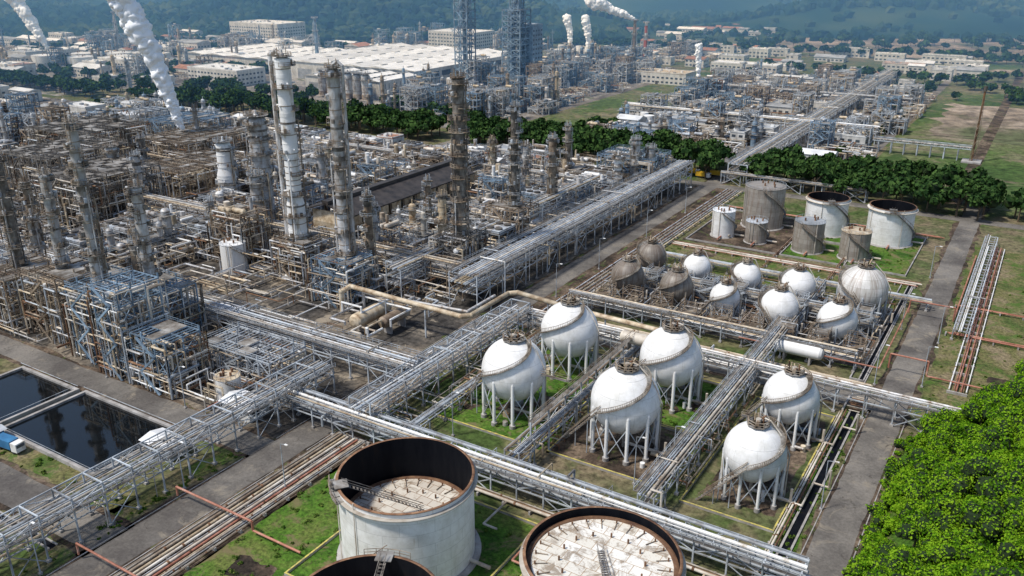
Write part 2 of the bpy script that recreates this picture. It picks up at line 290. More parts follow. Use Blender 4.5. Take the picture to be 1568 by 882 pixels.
for q in((-107,297,-73,345),(-72,297,-51,320),(-72,321,-51,345),(-50,297,-30,345),(-30,210,-26.5,290)): bund(*q,cap='concrete')
# ---------------------------------------------------------------- generic parts
def rail_line(b,p,q,mat='steel',w=.07,post=2.5,h=1.1):
    d=math.dist(p,q)
    if d<.5: return
    n=max(1,int(d/post))
    for hh in(h,h*.5): b.bar((p[0],p[1],p[2]+hh),(q[0],q[1],q[2]+hh),w,mat)
    for i in range(n+1):
        t=i/n; x,y,z=[p[k]+(q[k]-p[k])*t for k in range(3)]; b.bar((x,y,z),(x,y,z+h),w,mat)
def arc_platform(b,r,z,a0,a1,w=1.2,mat='deck',rmat='steel',lw=.08):
    n=max(3,int((a1-a0)*(r+w)/1.6)); pts=[]
    for i in range(n):
        a=a0+(a1-a0)*(i+.5)/n; b.box(((r+w/2)*math.cos(a),(r+w/2)*math.sin(a),z),(w,(a1-a0)*(r+w)/n*1.02,.14),mat,a)
    for i in range(n+1):
        a=a0+(a1-a0)*i/n; pts.append(((r+w)*math.cos(a),(r+w)*math.sin(a)))
    for i in range(n):
        for hh in(.55,1.1): b.bar((*pts[i],z+hh),(*pts[i+1],z+hh),lw,rmat)
    for q in pts: b.bar((*q,z),(*q,z+1.1),lw,rmat)
def path(b,pts,r,mat,seg=7):
    for i in range(len(pts)-1):
        b.cyl(pts[i],pts[i+1],r,mat,seg)
        if i and r>.3: b.raw(ICO[2][0]*r*1.08+np.array(pts[i]),ICO[2][1],mat,True)
def column(name,x,y,h,r,mat='silver',rm='steel',np_=9,seed=0,taper=None,neck=False,skirt='brown',pf='deck'):
    q=random.Random(seed); b=B(name,(x,y,0))
    b.cyl((0,0,0),(0,0,4),r*1.12,skirt,20); b.box((0,0,.3),(r*3.4,r*3.4,.6),'concrete')
    z=4
    if taper: 
        zt=h*taper[0]; b.cyl((0,0,4),(0,0,zt),r*1.0,mat,24); b.cyl((0,0,zt),(0,0,zt+2.5),r,mat,24,r*taper[1]); b.cyl((0,0,zt+2.5),(0,0,h),r*taper[1],mat,24)
        rad=lambda z:r if z<zt else r*taper[1]
    else:
        b.cyl((0,0,4),(0,0,h),r,mat,24); rad=lambda z:r
    rt=rad(h); b.sph((0,0,h),rt,mat,20,6,.6,0)
    zz=6
    while zz<h:
        k=q.random(); b.cyl((0,0,zz),(0,0,zz+(.22 if k<.7 else q.uniform(.5,1.6))),rad(zz)*1.04,'brown' if k<.5 else ('grime' if k>.85 else mat),20); zz+=q.uniform(1.6,3.4)
    for i in range(np_):
        z=h*(i+1.2)/(np_+.4); a0=q.uniform(0,2*pi); arc_platform(b,rad(z)+.1,z,a0,a0+q.uniform(2.4,5.2),q.uniform(.9,1.6),pf,rm,.1)
        for k in range(3):
            a=q.uniform(0,2*pi); e=rad(z)+q.uniform(.5,1.2); b.cyl((rad(z)*math.cos(a),rad(z)*math.sin(a),z+1.5),(e*math.cos(a),e*math.sin(a),z+1.5),.3,mat,7)
            a=q.uniform(0,6.28); e=rad(z)+.5; b.box((e*math.cos(a),e*math.sin(a),z+.8),(.7,.7,1.2),q.choice(['brown','steel','grime']),a)
    arc_platform(b,rt*.5,h+rt*.6,0,2*pi*.999,rt*.75,pf,rm,.1)
    for i in range(4): b.bar((rt*.8*math.cos(i*1.57),rt*.8*math.sin(i*1.57),h),(rt*.8*math.cos(i*1.57),rt*.8*math.sin(i*1.57),h+rt*.6+2.4),.12,rm)
    b.cyl((0,0,h+rt*.5),(0,0,h+rt*.6+1.8),.35,mat,8)
    la=q.uniform(0,6.28)
    for seg_ in range(np_):
        z0=h*(seg_+.2)/(np_+.4)+.5; z1=z0+h/(np_+.4)*1.02; a=la+(seg_%2)*.9; rr=rad(z0)+.75
        for s in(-.3,.3):
            px,py=rr*math.cos(a)-s*math.sin(a),rr*math.sin(a)+s*math.cos(a); b.bar((px,py,z0),(px,py,z1),.09,rm)
            px,py=(rr+.6)*math.cos(a)-s*math.sin(a),(rr+.6)*math.sin(a)+s*math.cos(a); b.bar((px,py,z0+2),(px,py,z1),.07,rm)
        k=z0+2
        while k<z1: b.box(((rr+.3)*math.cos(a),(rr+.3)*math.sin(a),k),(.7,.75,.06),rm,a); k+=1.1
    for i in range(5):
        a=q.uniform(0,6.28); rr=rad(0)+.45+q.random()*.4; z1=h*q.uniform(.35,1.0); pr=q.uniform(.1,.26); m=q.choice(['silver','beige','brown',mat])
        path(b,[(rr*math.cos(a),rr*math.sin(a),q.uniform(2,8)),(rr*math.cos(a),rr*math.sin(a),z1),(rad(z1)*.8*math.cos(a),rad(z1)*.8*math.sin(a),z1)],pr,m)
    if neck:
        pr=r*.24; rr=r+.5+pr; a=neck
        path(b,[(0,0,h),(0,0,h+1.8),(rr*.5*math.cos(a),rr*.5*math.sin(a),h+2.8),(rr*math.cos(a),rr*math.sin(a),h+1.6),(rr*math.cos(a),rr*math.sin(a),h*.12)],pr,'silver',10)
    return b.done()
def hvessel(b,x,y,z,L,r,ax,mat):
    d=(1,0,0) if ax=='x' else (0,1,0); P=lambda t:(x+d[0]*t,y+d[1]*t,z)
    b.cyl(P(-L/2),P(L/2),r,mat,12)
    for s in(-1,1): b.cyl(P(s*L/2),P(s*(L/2+r*.35)),r,mat,12,r*.8); b.cyl(P(s*(L/2+r*.35)),P(s*(L/2+r*.55)),r*.8,mat,12,r*.35)
    for s in(-.3,.3): c=P(s*L); b.box((c[0],c[1],(z-r)/2),(.5 if ax=='x' else r*1.6,.5 if ax=='y' else r*1.6,max(.3,z-r*.6)),'concrete')
def vvessel(b,x,y,z,h,r,mat,rm='steel'):
    b.cyl((x,y,0),(x,y,z),r*.9,'brown',10); b.cyl((x,y,z),(x,y,z+h),r,mat,12); b.cyl((x,y,z+h),(x,y,z+h+r*.4),r,mat,12,r*.7); b.cyl((x,y,z+h+r*.4),(x,y,z+h+r*.55),r*.7,mat,12,r*.2); b.cyl((x,y,z+h),(x,y,z+h+r+1),.18,mat,6)
    for t in(.3,.6): b.cyl((x,y,z+h*t),(x,y,z+h*t+.3),r*1.04,'brown',12)
    e=r+.9
    for t in(.5,.9):
        zz=z+h*t; b.box((x,y,zz),(r*2+1.8,r*2+1.8,.12),'deck')
        for a in((-e,-e,e,-e),(e,-e,e,e),(e,e,-e,e),(-e,e,-e,-e)): b.bar((x+a[0],y+a[1],zz+1.1),(x+a[2],y+a[3],zz+1.1),.08,rm); b.bar((x+a[0],y+a[1],zz),(x+a[0],y+a[1],zz+1.1),.08,rm)
def frame(b,x0,y0,x1,y1,levels,mat='steel',bay=5.,w=.32,decks=.6,rails=True,brace=.4,q=R):
    nx=max(1,round((x1-x0)/bay)); ny=max(1,round((y1-y0)/bay)); X=[x0+(x1-x0)*i/nx for i in range(nx+1)]; Y=[y0+(y1-y0)*i/ny for i in range(ny+1)]
    H=levels[-1]
    for x in X:
        for y in Y: b.bar((x,y,0),(x,y,H+q.choice([0,0,1.2])),w,mat)
    z0=0
    for z in levels:
        for x in X: b.bar((x,y0,z),(x,y1,z),w*.85,mat)
        for y in Y: b.bar((x0,y,z),(x1,y,z),w*.85,mat)
        for i in range(nx):
            for j in range(ny):
                if q.random()<decks:
                    xa,xb=X[i],X[i+1]
                    if q.random()<.5: xa=xa+(xb-xa)*q.uniform(0,.5)
                    b.bb(xa,Y[j],z+.16,xb,Y[j+1],z+.24,'deck')
                else:
                    for k in(.33,.66): xx=X[i]+(X[i+1]-X[i])*k; b.bar((xx,Y[j],z),(xx,Y[j+1],z),w*.5,mat)
        if rails:
            for p,r_ in(((x0,y0),(x1,y0)),((x1,y0),(x1,y1)),((x0,y0),(x0,y1)),((x1,y1),(x0,y1))): 
                if q.random()<.85: rail_line(b,(*p,z+.2),(*r_,z+.2),mat,.09)
        for i in range(nx):
            if q.random()<brace: yy=y0; b.bar((X[i],yy,z0),(X[i+1],yy,z),w*.5,mat); b.bar((X[i+1],yy,z0),(X[i],yy,z),w*.5,mat)
        for j in range(ny):
            if q.random()<brace: xx=x1; b.bar((xx,Y[j],z0),(xx,Y[j+1],z),w*.5,mat); b.bar((xx,Y[j+1],z0),(xx,Y[j],z),w*.5,mat)
        z0=z
    for i in range(len(levels)):
        za=levels[i-1] if i else 0; zb=levels[i]; yy=y0-1; s=1 if i%2 else -1; xm=(x0+x1)/2
        b.bar((xm-s*3,yy,za),(xm+s*3,yy,zb),.5,mat); b.bar((xm-s*3,yy-.4,za+1),(xm+s*3,yy-.4,zb+1),.08,mat)
PM=['silver','beige','silver','palepipe','steel','beige','palepipe','rust','brown','white','palepipe']
def rpipes(b,x0,y0,x1,y1,zm,n,rmax=.4,mats=PM,q=R,zmin=.8):
    for _ in range(n):
        x=q.uniform(x0,x1);y=q.uniform(y0,y1);z=q.uniform(zmin,zm); r=q.uniform(.08,rmax); m=q.choice(mats)
        pts=[(x,y,0 if q.random()<.35 else z*q.uniform(.4,1)),(x,y,z)]; ax=q.random()<.5
        for k in range(q.choice([1,2,2,3])):
            if ax: x=min(max(x+q.choice([-1,1])*q.uniform(3,16),x0),x1)
            else: y=min(max(y+q.choice([-1,1])*q.uniform(3,16),y0),y1)
            pts.append((x,y,z)); ax=not ax
            if q.random()<.3: z=q.uniform(zmin,zm); pts.append((x,y,z))
        if q.random()<.4: pts.append((x,y,.2))
        path(b,pts,r,m,6)
def smallstuff(b,x0,y0,x1,y1,n,q=R):
    for _ in range(n):
        x=q.uniform(x0,x1);y=q.uniform(y0,y1); k=q.random()
        if k<.3: b.box((x,y,.6),(q.uniform(.6,2.5),q.uniform(.6,2.5),1.2),q.choice(['concrete','steel','brown','beige','blue']))
        elif k<.6: b.cyl((x,y,0),(x,y,q.uniform(1,3)),q.uniform(.3,.8),q.choice(['silver','beige','white','brown']),8)
        elif k<.8: b.cyl((x,y,1),(x+q.uniform(1,3),y,1),q.uniform(.3,.6),q.choice(['silver','beige','blue']),8)
        else: b.bar((x,y,0),(x,y,q.uniform(3,7)),.2,'steel')
def cell(b,x0,y0,x1,y1,q,tall=1.,fm=None):
    t=q.random(); fm=fm or q.choice(['steel','blue','brown','steel','brown'])
    if t<.45:
        nl=q.choice([2,2,3,3,4]); lv=[(k+1)*q.uniform(3.6,4.8)*tall for k in range(nl)]; lv.sort()
        frame(b,x0+1,y0+1,x1-1,y1-1,lv,fm,q.uniform(3.6,5),.28,.26,True,.35,q)
        for z in [0]+lv[:-1]+[lv[-1],lv[-1]]:
            for _ in range(3):
                X=q.uniform(x0+3,x1-3);Y=q.uniform(y0+3,y1-3); m=q.choice(['silver','beige','silver','brown','white','palepipe'])
                if q.random()<.6: hvessel_z(b,X,Y,z+1.3,q.uniform(3,7),q.uniform(.4,.95),q.choice('xy'),m)
                else: b.cyl((X,Y,z),(X,Y,z+q.uniform(2,5)),q.uniform(.4,1.1),m,10)
        rpipes(b,x0,y0,x1,y1,lv[-1]+1.2,44,.3,q=q)
    elif t<.7:
        for _ in range(q.choice([2,3,4])):
            X=q.uniform(x0+3,x1-3);Y=q.uniform(y0+3,y1-3); vvessel(b,X,Y,1.5,q.uniform(6,16)*tall,q.uniform(.7,1.7),q.choice(['silver','beige','silver','white','palepipe']))
        frame(b,x0+1,y0+2,x0+1+(x1-x0)*.45,y1-2,[4.5,8.5],fm,4,.26,.35,True,.3,q); rpipes(b,x0,y0,x1,y1,9,48,.32,q=q)
    elif t<.9:
        n=int((x1-x0)/3.2)
        for i in range(n): hvessel(b,x0+2+i*3.2,(y0+y1)/2+q.uniform(-1,1),q.uniform(1.8,3.2),q.uniform(6,9),q.uniform(.5,1.),'y',q.choice(['silver','beige','white','palepipe']))
        rpipes(b,x0,y0,x1,y1,6.5,50,.3,q=q); frame(b,x0+1,y1-5,x1-1,y1-1,[5.],fm,4,.24,.2,True,.3,q)
    else:
        frame(b,x0+1,y0+3,x1-1,y1-3,[7.,10.],fm,5,.3,.2,True,.5,q)
        n=int((x1-x0-2)/3.4)
        for i in range(n): b.box((x0+2.7+i*3.4,(y0+y1)/2,10.8),(3.1,y1-y0-6.4,.9),q.choice(['silver','steel','deck'])); 
        for i in range(n):
            for yy in(y0+5.5,y1-5.5): b.cyl((x0+2.7+i*3.4,yy,11.25),(x0+2.7+i*3.4,yy,11.8),1.3,'dark',12)
        rpipes(b,x0,y0,x1,y1,9,30,.3,q=q)
    smallstuff(b,x0,y0,x1,y1,10,q)
def hvessel_z(b,x,y,z,L,r,ax,mat):
    d=(1,0) if ax=='x' else (0,1)
    b.cyl((x-d[0]*L/2,y-d[1]*L/2,z),(x+d[0]*L/2,y+d[1]*L/2,z),r,mat,10)
    for s in(-1,1): b.cyl((x+d[0]*s*L/2,y+d[1]*s*L/2,z),(x+d[0]*s*(L/2+r*.5),y+d[1]*s*(L/2+r*.5),z),r,mat,10,r*.4)
def rack(name,ax,c,a,bb_,w=8.,lv=(5.,7.5),bay=6.,n=9,mats=('silver','palepipe','steel','beige','silver'),sm='steel',rmax=.28,walk=True,seed=1,top=False,bw=.28,gap=(.1,.5)):
    q=random.Random(seed); b=B(name); P=(lambda s,t,z:(s,c+t,z)) if ax=='x' else (lambda s,t,z:(c+t,s,z))
    L=bb_-a; nb=max(1,round(L/bay)); H=lv[-1]+(2.2 if top else 0)
    for i in range(nb+1):
        s=a+L*i/nb
        for t in(-w/2,w/2):
            b.bar(P(s,t,0),P(s,t,H),bw,sm); b.box(P(s,t,.25),(.8,.8,.5),'concrete')
        for z in lv: b.bar(P(s,-w/2,z),P(s,w/2,z),bw*.9,sm)
        if top: b.bar(P(s,-w/2,H),P(s,w/2,H),bw*.8,sm)
        if i<nb:
            s2=a+L*(i+1)/nb
            for t in(-w/2,w/2):
                if i%3==0: b.bar(P(s,t,0),P(s2,t,lv[0]),bw*.5,sm); b.bar(P(s2,t,0),P(s,t,lv[0]),bw*.5,sm)
                zt=[*lv]+([H] if top else [])
                for k in range(len(zt)-1): b.bar(P(s,t,zt[k] if (i+k)%2 else zt[k+1]),P(s2,t,zt[k+1] if (i+k)%2 else zt[k]),bw*.5,sm)
            for z in lv: b.bar(P((s+s2)/2,-w/2,z),P((s+s2)/2,w/2,z),bw*.6,sm)
    zt=[*lv]+([H] if top else [])
    for z in zt:
        for t in(-w/2,w/2): b.bar(P(a,t,z),P(bb_,t,z),bw*.8,sm)
    for k,z in enumerate(lv):
        t=-w/2+.5
        while t<w/2-.4:
            r=q.choice([.07,.09,.12,.15,.2,.24,rmax,rmax]); t+=r
            if t+r>w/2-.3: break
            s0=a-q.uniform(0,1.5); s1=bb_+q.uniform(0,1.5)
            if q.random()<.2: s1=a+L*q.uniform(.3,.9)
            m=q.choice(mats)
            if q.random()<.9: b.cyl(P(s0,t,z+.2+r),P(s1,t,z+.2+r),r,m,7)
            for _ in range(max(1,int(L/60))):
              if q.random()<.4:
                ss=q.uniform(s0,s1); e=q.choice([-1,1])*(w/2+q.uniform(.6,2)); b.cyl(P(ss,t,z+.5+2*r),P(ss,e,z+.5+2*r),r*.8,m,6); b.cyl(P(ss,e,z+.5+2*r),P(ss,e,q.uniform(.2,3)),r*.8,m,6)
            t+=r+q.uniform(*gap)
    if walk:
        z=lv[-1]+.25
        for t in(-w/2-.5,w/2+.5)[:1 if w<6 else 2]:
            p0=P(a,t-.4,z);p1=P(bb_,t+.4,z+.1); b.bb(p0[0],p0[1],p0[2],p1[0],p1[1],p1[2],'deck')
            e=.45 if t>0 else -.45; rail_line(b,P(a,t+e,z+.1),P(bb_,t+e,z+.1),sm,.08,2.)
    return b.done()
# ---------------------------------------------------------------- spheres
def sphere_tank(x,y,r,zc,mat='sphwhite',seed=0,legm='white',nleg=10):
    q=random.Random(seed); e=bpy.data.objects.new('spherical_gas_tank',None); e.location=(x,y,0); scene.collection.objects.link(e)
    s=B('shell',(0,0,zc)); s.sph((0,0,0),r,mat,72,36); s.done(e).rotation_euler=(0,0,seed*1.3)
    b=B('legs')
    L=[(r*.97*math.cos(i*2*pi/nleg+.2),r*.97*math.sin(i*2*pi/nleg+.2)) for i in range(nleg)]; lr=r*.052
    for i,(X,Y) in enumerate(L):
        b.cyl((X,Y,0),(X,Y,zc-r*.1),lr,legm,12); b.cyl((X,Y,0),(X,Y,.8),lr*1.9,'concrete',8); b.cyl((X,Y,zc-r*.1),(X,Y,zc+r*.02),lr,legm,12,lr*.2)
        X2,Y2=L[(i+1)%nleg]; zt=zc-r*.42
        b.cyl((X,Y,.9),(X2,Y2,zt),.12,'steel',6); b.cyl((X2,Y2,.9),(X,Y,zt),.12,'steel',6)
    b.cyl((0,0,0),(0,0,zc-r*.9),.35,'palepipe',8); path(b,[(0,0,1.2),(r*1.3,0,1.2),(r*1.3,0,4)],.3,'palepipe'); b.cyl((0,0,zc-r*1.05),(0,0,zc-r*.95),1,'brown',12)
    smallstuff(b,-r,-r,r,r,8,q)
    b.done(e)
    b=B('stair_and_platform')
    a0=q.uniform(-2.6,-1.4); n=46; prev=None; sg=q.choice([-1,1])
    for i in range(n+1):
        t=i/n; el=-.05+t*1.27; a=a0+sg*t*2.6; rr=(r+.55)*math.cos(el); z=zc+(r+.35)*math.sin(el); X,Y=rr*math.cos(a),rr*math.sin(a)
        b.box((X,Y,z),(.9,.45,.1),'deck',a)
        pt=(X*(1+.45/max(rr,1)),Y*(1+.45/max(rr,1)),z)
        b.bar(pt,(pt[0],pt[1],pt[2]+1.0),.06,'brown')
        if prev:
            for h in(.0,1.0): b.bar((prev[0],prev[1],prev[2]+h),(pt[0],pt[1],pt[2]+h),.09,'brown')
        prev=pt
    X0,Y0=(r+.6)*math.cos(a0),(r+.6)*math.sin(a0); X1,Y1=X0-sg*math.sin(a0)*-zc*.9,Y0+sg*math.cos(a0)*-zc*.9
    for k in range(18):
        t=k/18; b.box((X1+(X0-X1)*t,Y1+(Y0-Y1)*t,zc*t),(.9,.6,.1),'deck',a0)
    for off in(-.45,.45):
        dx,dy=math.cos(a0)*off,math.sin(a0)*off
        for h in(0,1.1): b.bar((X1+dx,Y1+dy,h),(X0+dx,Y0+dy,zc+h),.12,'brown')
    for t in(.35,.7): b.bar((X1+(X0-X1)*t,Y1+(Y0-Y1)*t,0),(X1+(X0-X1)*t,Y1+(Y0-Y1)*t,zc*t),.18,'steel')
    zt=zc+r*.985; arc_platform(b,.3,zt+.25,0,2*pi*.999,r*.3,'deck','brown',.12)
    b.cyl((0,0,zt-.3),(0,0,zt+1.4),.5,'palepipe',10); b.cyl((.8,.6,zt),(.8,.6,zt+1.8),.2,'rust',8); b.cyl((-.8,.3,zt),(-.8,.3,zt+2.2),.16,'beige',8); b.box((.2,-1,zt+.8),(.6,.6,1.1),'brown')
    for k in range(4): b.cyl((q.uniform(-1.6,1.6),q.uniform(-1.6,1.6),zt),(q.uniform(-1.6,1.6),q.uniform(-1.6,1.6),zt+q.uniform(1,2.4)),.14,q.choice(['rust','brown','beige']),6)
    path(b,[(.8,.6,zt+1.5),(2.2,.6,zt+1.2),(r*.75,1,zc+r*.72),(r*1.05,1.2,zc+r*.1),(r*1.05,1.2,1)],.14,'palepipe')
    b.done(e); return e
SP=[(-93,151,7.4,11.5),(-93,178,7.3,11.2),(-65,151,7.4,11.5),(-65,176.5,7.3,11.2),(-36,174,6.,9.8),(-36,148,6.,9.8)]
for i,(x,y,r,z) in enumerate(SP): sphere_tank(x,y,r,z,'sphwhite',i+1)
SS=[(-101,231,5.1,7.5,'sphdark'),(-102,252,4.8,7.5,'sphdark'),(-85,231,4.9,7.3,'sphdark'),(-86,251,4.3,7,'sphwhite'),(-70,251,4.4,7,'sphwhite'),(-70,231,4.3,6.8,'sphwhite'),(-54,230,5.2,7.6,'sphwhite'),(-54,250,5.1,7.5,'sphwhite'),(-38,229,5.2,7.6,'sphwhite'),(-36,251,6.9,9.8,'sphmix')]
for i,(x,y,r,z,m) in enumerate(SS): sphere_tank(x,y,r,z,m,i+20,'steel' if m!='sphdark' else 'brown',8)
# ---------------------------------------------------------------- tanks
def tank(name,x,y,r,h,mat,roof='open',roofm='roofA',depth=5.,seed=0,a0=-2.2,sg=1,spot=False):
    q=random.Random(seed); b=B(name,(x,y,0))
    b.lathe([(r*1.10,0),(r*1.08,.35),(r+.05,.38)],'concrete',64)
    seg=96
    if roof=='open':
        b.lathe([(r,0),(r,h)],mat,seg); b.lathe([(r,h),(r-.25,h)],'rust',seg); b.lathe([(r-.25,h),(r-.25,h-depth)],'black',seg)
        b.lathe([(r+.02,h-1.15),(r+.75,h-1.1),(r+.75,h-.95),(r+.02,h-.95)],'palepipe',seg); b.lathe([(r+.02,h-.12),(r+.22,h-.1),(r+.22,h+.02),(r-.26,h+.02)],'rust',seg)
        b.lathe([(r-.25,h-depth),(r-1.0,h-depth+.25),(r-1.1,h-depth-.1)],'rust',seg); b.lathe([(r-1.1,h-depth-.1),(0.01,h-depth-.35)],roofm,seg)
        for i in range(14):
            a=i*2*pi/14; d=r*.55; b.cyl((d*math.cos(a),d*math.sin(a),h-depth-.3),(d*math.cos(a),d*math.sin(a),h-depth+.6),.16,'rust',6)
        for i in range(26):
            a=i*2*pi/26+.1; d=r*.86; b.cyl((d*math.cos(a),d*math.sin(a),h-depth-.3),(d*math.cos(a),d*math.sin(a),h-depth+.5),.14,'rust',6)
            b.bar((d*math.cos(a),d*math.sin(a),h-depth+.02),(r*.7*math.cos(a),r*.7*math.sin(a),h-depth+.02),.12,'brown')
        p=(r*.93*math.cos(a0),r*.93*math.sin(a0),h+.2); e=(-r*.25*math.cos(a0),-r*.25*math.sin(a0),h-depth+.1)
        for o in(-.45,.45):
            dx,dy=-math.sin(a0)*o,math.cos(a0)*o
            for hh in(0,.9): b.bar((p[0]+dx,p[1]+dy,p[2]+hh),(e[0]+dx,e[1]+dy,e[2]+hh),.1,'grime')
        for k in range(22): t=k/22; b.box([p[i]+(e[i]-p[i])*t for i in range(3)],(.3,.9,.06),'grime',a0)
        b.box((r*.95*math.cos(a0),r*.95*math.sin(a0),h+.25),(2.4,2.6,.12),'deck',a0)
        arc_platform(b,r+.0,h-1.0,a0-.3,a0+.3,1.4,'deck','brown')
    else:
        b.lathe([(r,0),(r,h)],mat,seg); b.lathe([(r,h),(r+.12,h+.02),(r+.12,h+.12),(r*.98,h+.14),(.01,h+r*.10)],roofm,seg)
        n=int(r*5)
        for i in range(n):
            a=i*2*pi/n; a2=(i+1)*2*pi/n; R_=r*.99
            b.bar((R_*math.cos(a),R_*math.sin(a),h),(R_*math.cos(a),R_*math.sin(a),h+1.1),.07,'steel'); b.bar((R_*math.cos(a),R_*math.sin(a),h+1.1),(R_*math.cos(a2),R_*math.sin(a2),h+1.1),.07,'steel')
        for i in range(5):
            a=q.uniform(0,6.28);d=q.uniform(.2,.7)*r; b.cyl((d*math.cos(a),d*math.sin(a),h),(d*math.cos(a),d*math.sin(a),h+r*.1+.9),.3,'rust',8)
    n=int(h*3.2); tot=h*1.15/r
    prev=None
    for i in range(n+1):
        t=i/n; a=a0+sg*(tot-t*tot); X,Y,z=(r+.55)*math.cos(a),(r+.55)*math.sin(a),h*t
        b.box((X,Y,z),(.9,.45,.08),'deck',a); p=((r+1.)*math.cos(a),(r+1.)*math.sin(a),z)
        if prev:
            for hh in(0,1.1): b.bar((prev[0],prev[1],prev[2]+hh),(p[0],p[1],p[2]+hh),.12,'brown')
        if i%3==0: b.bar(p,(p[0],p[1],p[2]+1.1),.08,'brown')
        prev=p
    path(b,[(r*.9,r*.2,.9),(r+4,r*.2,.9)],.35,'palepipe'); path(b,[(r*.2,-r*.9,.9),(r*.2,-r-4,.9)],.3,'redpipe')
    for i in range(3): a=q.uniform(0,6.28); b.cyl((r*.98*math.cos(a),r*.98*math.sin(a),1.1),((r+.4)*math.cos(a),(r+.4)*math.sin(a),1.1),.5,'palepipe',12)
    for i in range(2):
        a=q.uniform(3.4,5.8); path(b,[((r+.25)*math.cos(a),(r+.25)*math.sin(a),.3),((r+.25)*math.cos(a),(r+.25)*math.sin(a),h+.3)],.1,'palepipe')
    return b.done()
tank('floating_roof_tank',-83,99,11.8,16,'tankwhite','open','roofA',8.2,1,-2.25,-1)
tank('floating_roof_tank',-46,101,12.2,13,'tankwhite','open','roofB',1.6,2,-1.0,1)
tank('floating_roof_tank',-69,72,11,14,'tankwhite','open','roofA',4,3,2.,1)
tank('storage_tank',-88,330,7.6,16,'tankgrey','cone','tankgrey',seed=4,a0=-1.4)
tank('storage_tank',-97,309,4.2,10,'tankwhite','cone','whiteroof',seed=5,a0=-1.4)
tank('storage_tank',-84,308,3.9,8,'tankgrey','cone','greyroof',seed=6,a0=-1.2)
tank('floating_roof_tank',-65,334,7.6,14,'tankwhite','open','roofA',6.5,7,-1.2,1)
tank('storage_tank',-65,308,5.2,11,'tankgrey','cone','greyroof',seed=8,a0=-1.9)
tank('storage_tank',-49,308,5.0,10,'tankgrey','cone','beige',seed=9,a0=-1.9)
tank('floating_roof_tank',-42,334,8,14,'tankwhite','open','roofA',6.5,10,-1.4,1)
tank('storage_tank',-224,184,4.2,10,'white','cone','whiteroof',seed=11,a0=-.9)
tank('storage_tank',-155,121,3,6,'white','cone','beige',seed=12,a0=-.9)
for i,(x,y) in enumerate([(-470,318),(-478,338),(-486,360),(-450,322),(-505,350)]): tank('storage_tank',x,y,8,11,'white','cone','whiteroof',seed=30+i)
for i,(x,y) in enumerate([(-760,480),(-785,500),(-735,505),(-760,520),(-800,470)]): tank('storage_tank',x,y,11,13,'white','cone','whiteroof',seed=40+i)
# ---------------------------------------------------------------- racks
lt=('silver','steel','palepipe','silver','steel','white','beige')
rack('pipe_rack','y',-138,20,136,6,(5.,7.2),6,seed=1,mats=lt,top=True,rmax=.38)
rack('pipe_rack','y',-116,124,192,6,(4.5,7),6,seed=2,mats=lt,top=True)
rack('pipe_rack','x',124,-140,-20,5.5,(3.2,5.6),6,seed=3,mats=lt,rmax=.34)
rack('pipe_rack','y',-138.5,196,372,10,(6,8.6,11.5),7,seed=4,mats=lt,rmax=.3,gap=(.12,.5))
rack('pipe_rack','x',147,-330,-119,6,(5,7.6),6,seed=5)
rack('pipe_rack','x',193,-113,-4,4,(4.2,6.2),6.5,seed=6,mats=lt)
rack('pipe_rack','y',-79.3,128,190,3.4,(4,6.2),6,seed=7,walk=False,mats=('brown','palepipe','steel'))
rack('pipe_rack','y',-50,128,262,3.2,(4,6.2),6,seed=8,walk=True,mats=('palepipe','steel','beige','brown'))
rack('pipe_rack','x',241,-108,-30,4,(4,6),6,seed=9,mats=('steel','beige','silver','palepipe'))
rack('pipe_rack','x',216,-112,-30,3,(3.,5),6,seed=10,mats=('rust','beige','silver','palepipe'))
rack('pipe_rack','x',270,-112,-20,4,(2.5,),6,seed=11,mats=('steel','beige','palepipe'))
rack('pipe_rack','y',-9,250,350,4,(3.,),6,seed=12,mats=('white','silver'),walk=False)
rack('pipe_rack','x',205,-330,-143,5.5,(6,8.5,11),6,seed=13,sm='brown')
rack('pipe_rack','x',262,-400,-143,5.5,(6,8.5),6,seed=14,sm='brown')
rack('pipe_rack','x',330,-400,-143,5.5,(6,8.5),6,seed=15,sm='steel')
rack('pipe_rack','y',-160,190,330,5.5,(6,8.5,11),6,seed=16)
rack('pipe_rack','y',-118,390,800,9,(6,9),9,seed=17,mats=lt,bw=.5)
rack('pipe_rack','x',520,-230,-80,8,(6,9),9,seed=18,mats=lt,bw=.45)
rack('pipe_rack','x',640,-230,-80,8,(6,9),9,seed=19,mats=lt,bw=.45)
rack('pipe_rack','x',388,-124,-60,5,(5,),9,seed=21,mats=lt,bw=.4)
rack('pipe_rack','y',-106,128,192,3.,(3.,),6,seed=22,walk=False,mats=('brown','palepipe','steel'))
def bundle(name,ax,c0,c1,a,b_,mats,rr=(.1,.32),z=.7,seed=0,gap=.35):
    q=random.Random(seed); b=B(name); P=(lambda s,t,z:(s,t,z)) if ax=='x' else (lambda s,t,z:(t,s,z)); t=c0
    while t<c1:
        r=q.uniform(*rr); t+=r; zz=z+q.choice([0,0,.05]); b.cyl(P(a+q.uniform(0,2),t,zz+r),P(b_-q.uniform(0,2),t,zz+r),r,q.choice(mats),8)
        s=a+q.uniform(4,20)
        while s<b_-2: b.cyl(P(s,t,zz+r),P(s+.4,t,zz+r),r*1.35,'rust',8); s+=q.uniform(8,30)
        t+=r+q.uniform(.08,gap)
    s=a
    while s<b_: p0=P(s,c0-.3,0);p1=P(s+.4,c1+.3,z); b.bb(*p0,*p1,'concrete'); s+=6
    return b.done()
bundle('pipeline_bundle','y',-121,-112.5,20,123,('palepipe','beige','silver','palepipe','palepipe','white','beige','brown','redpipe'),(.08,.28),seed=1,gap=.5)
bundle('pipeline_bundle','x',119.2,121,-112,-28,('palepipe','beige','rust'),seed=2)
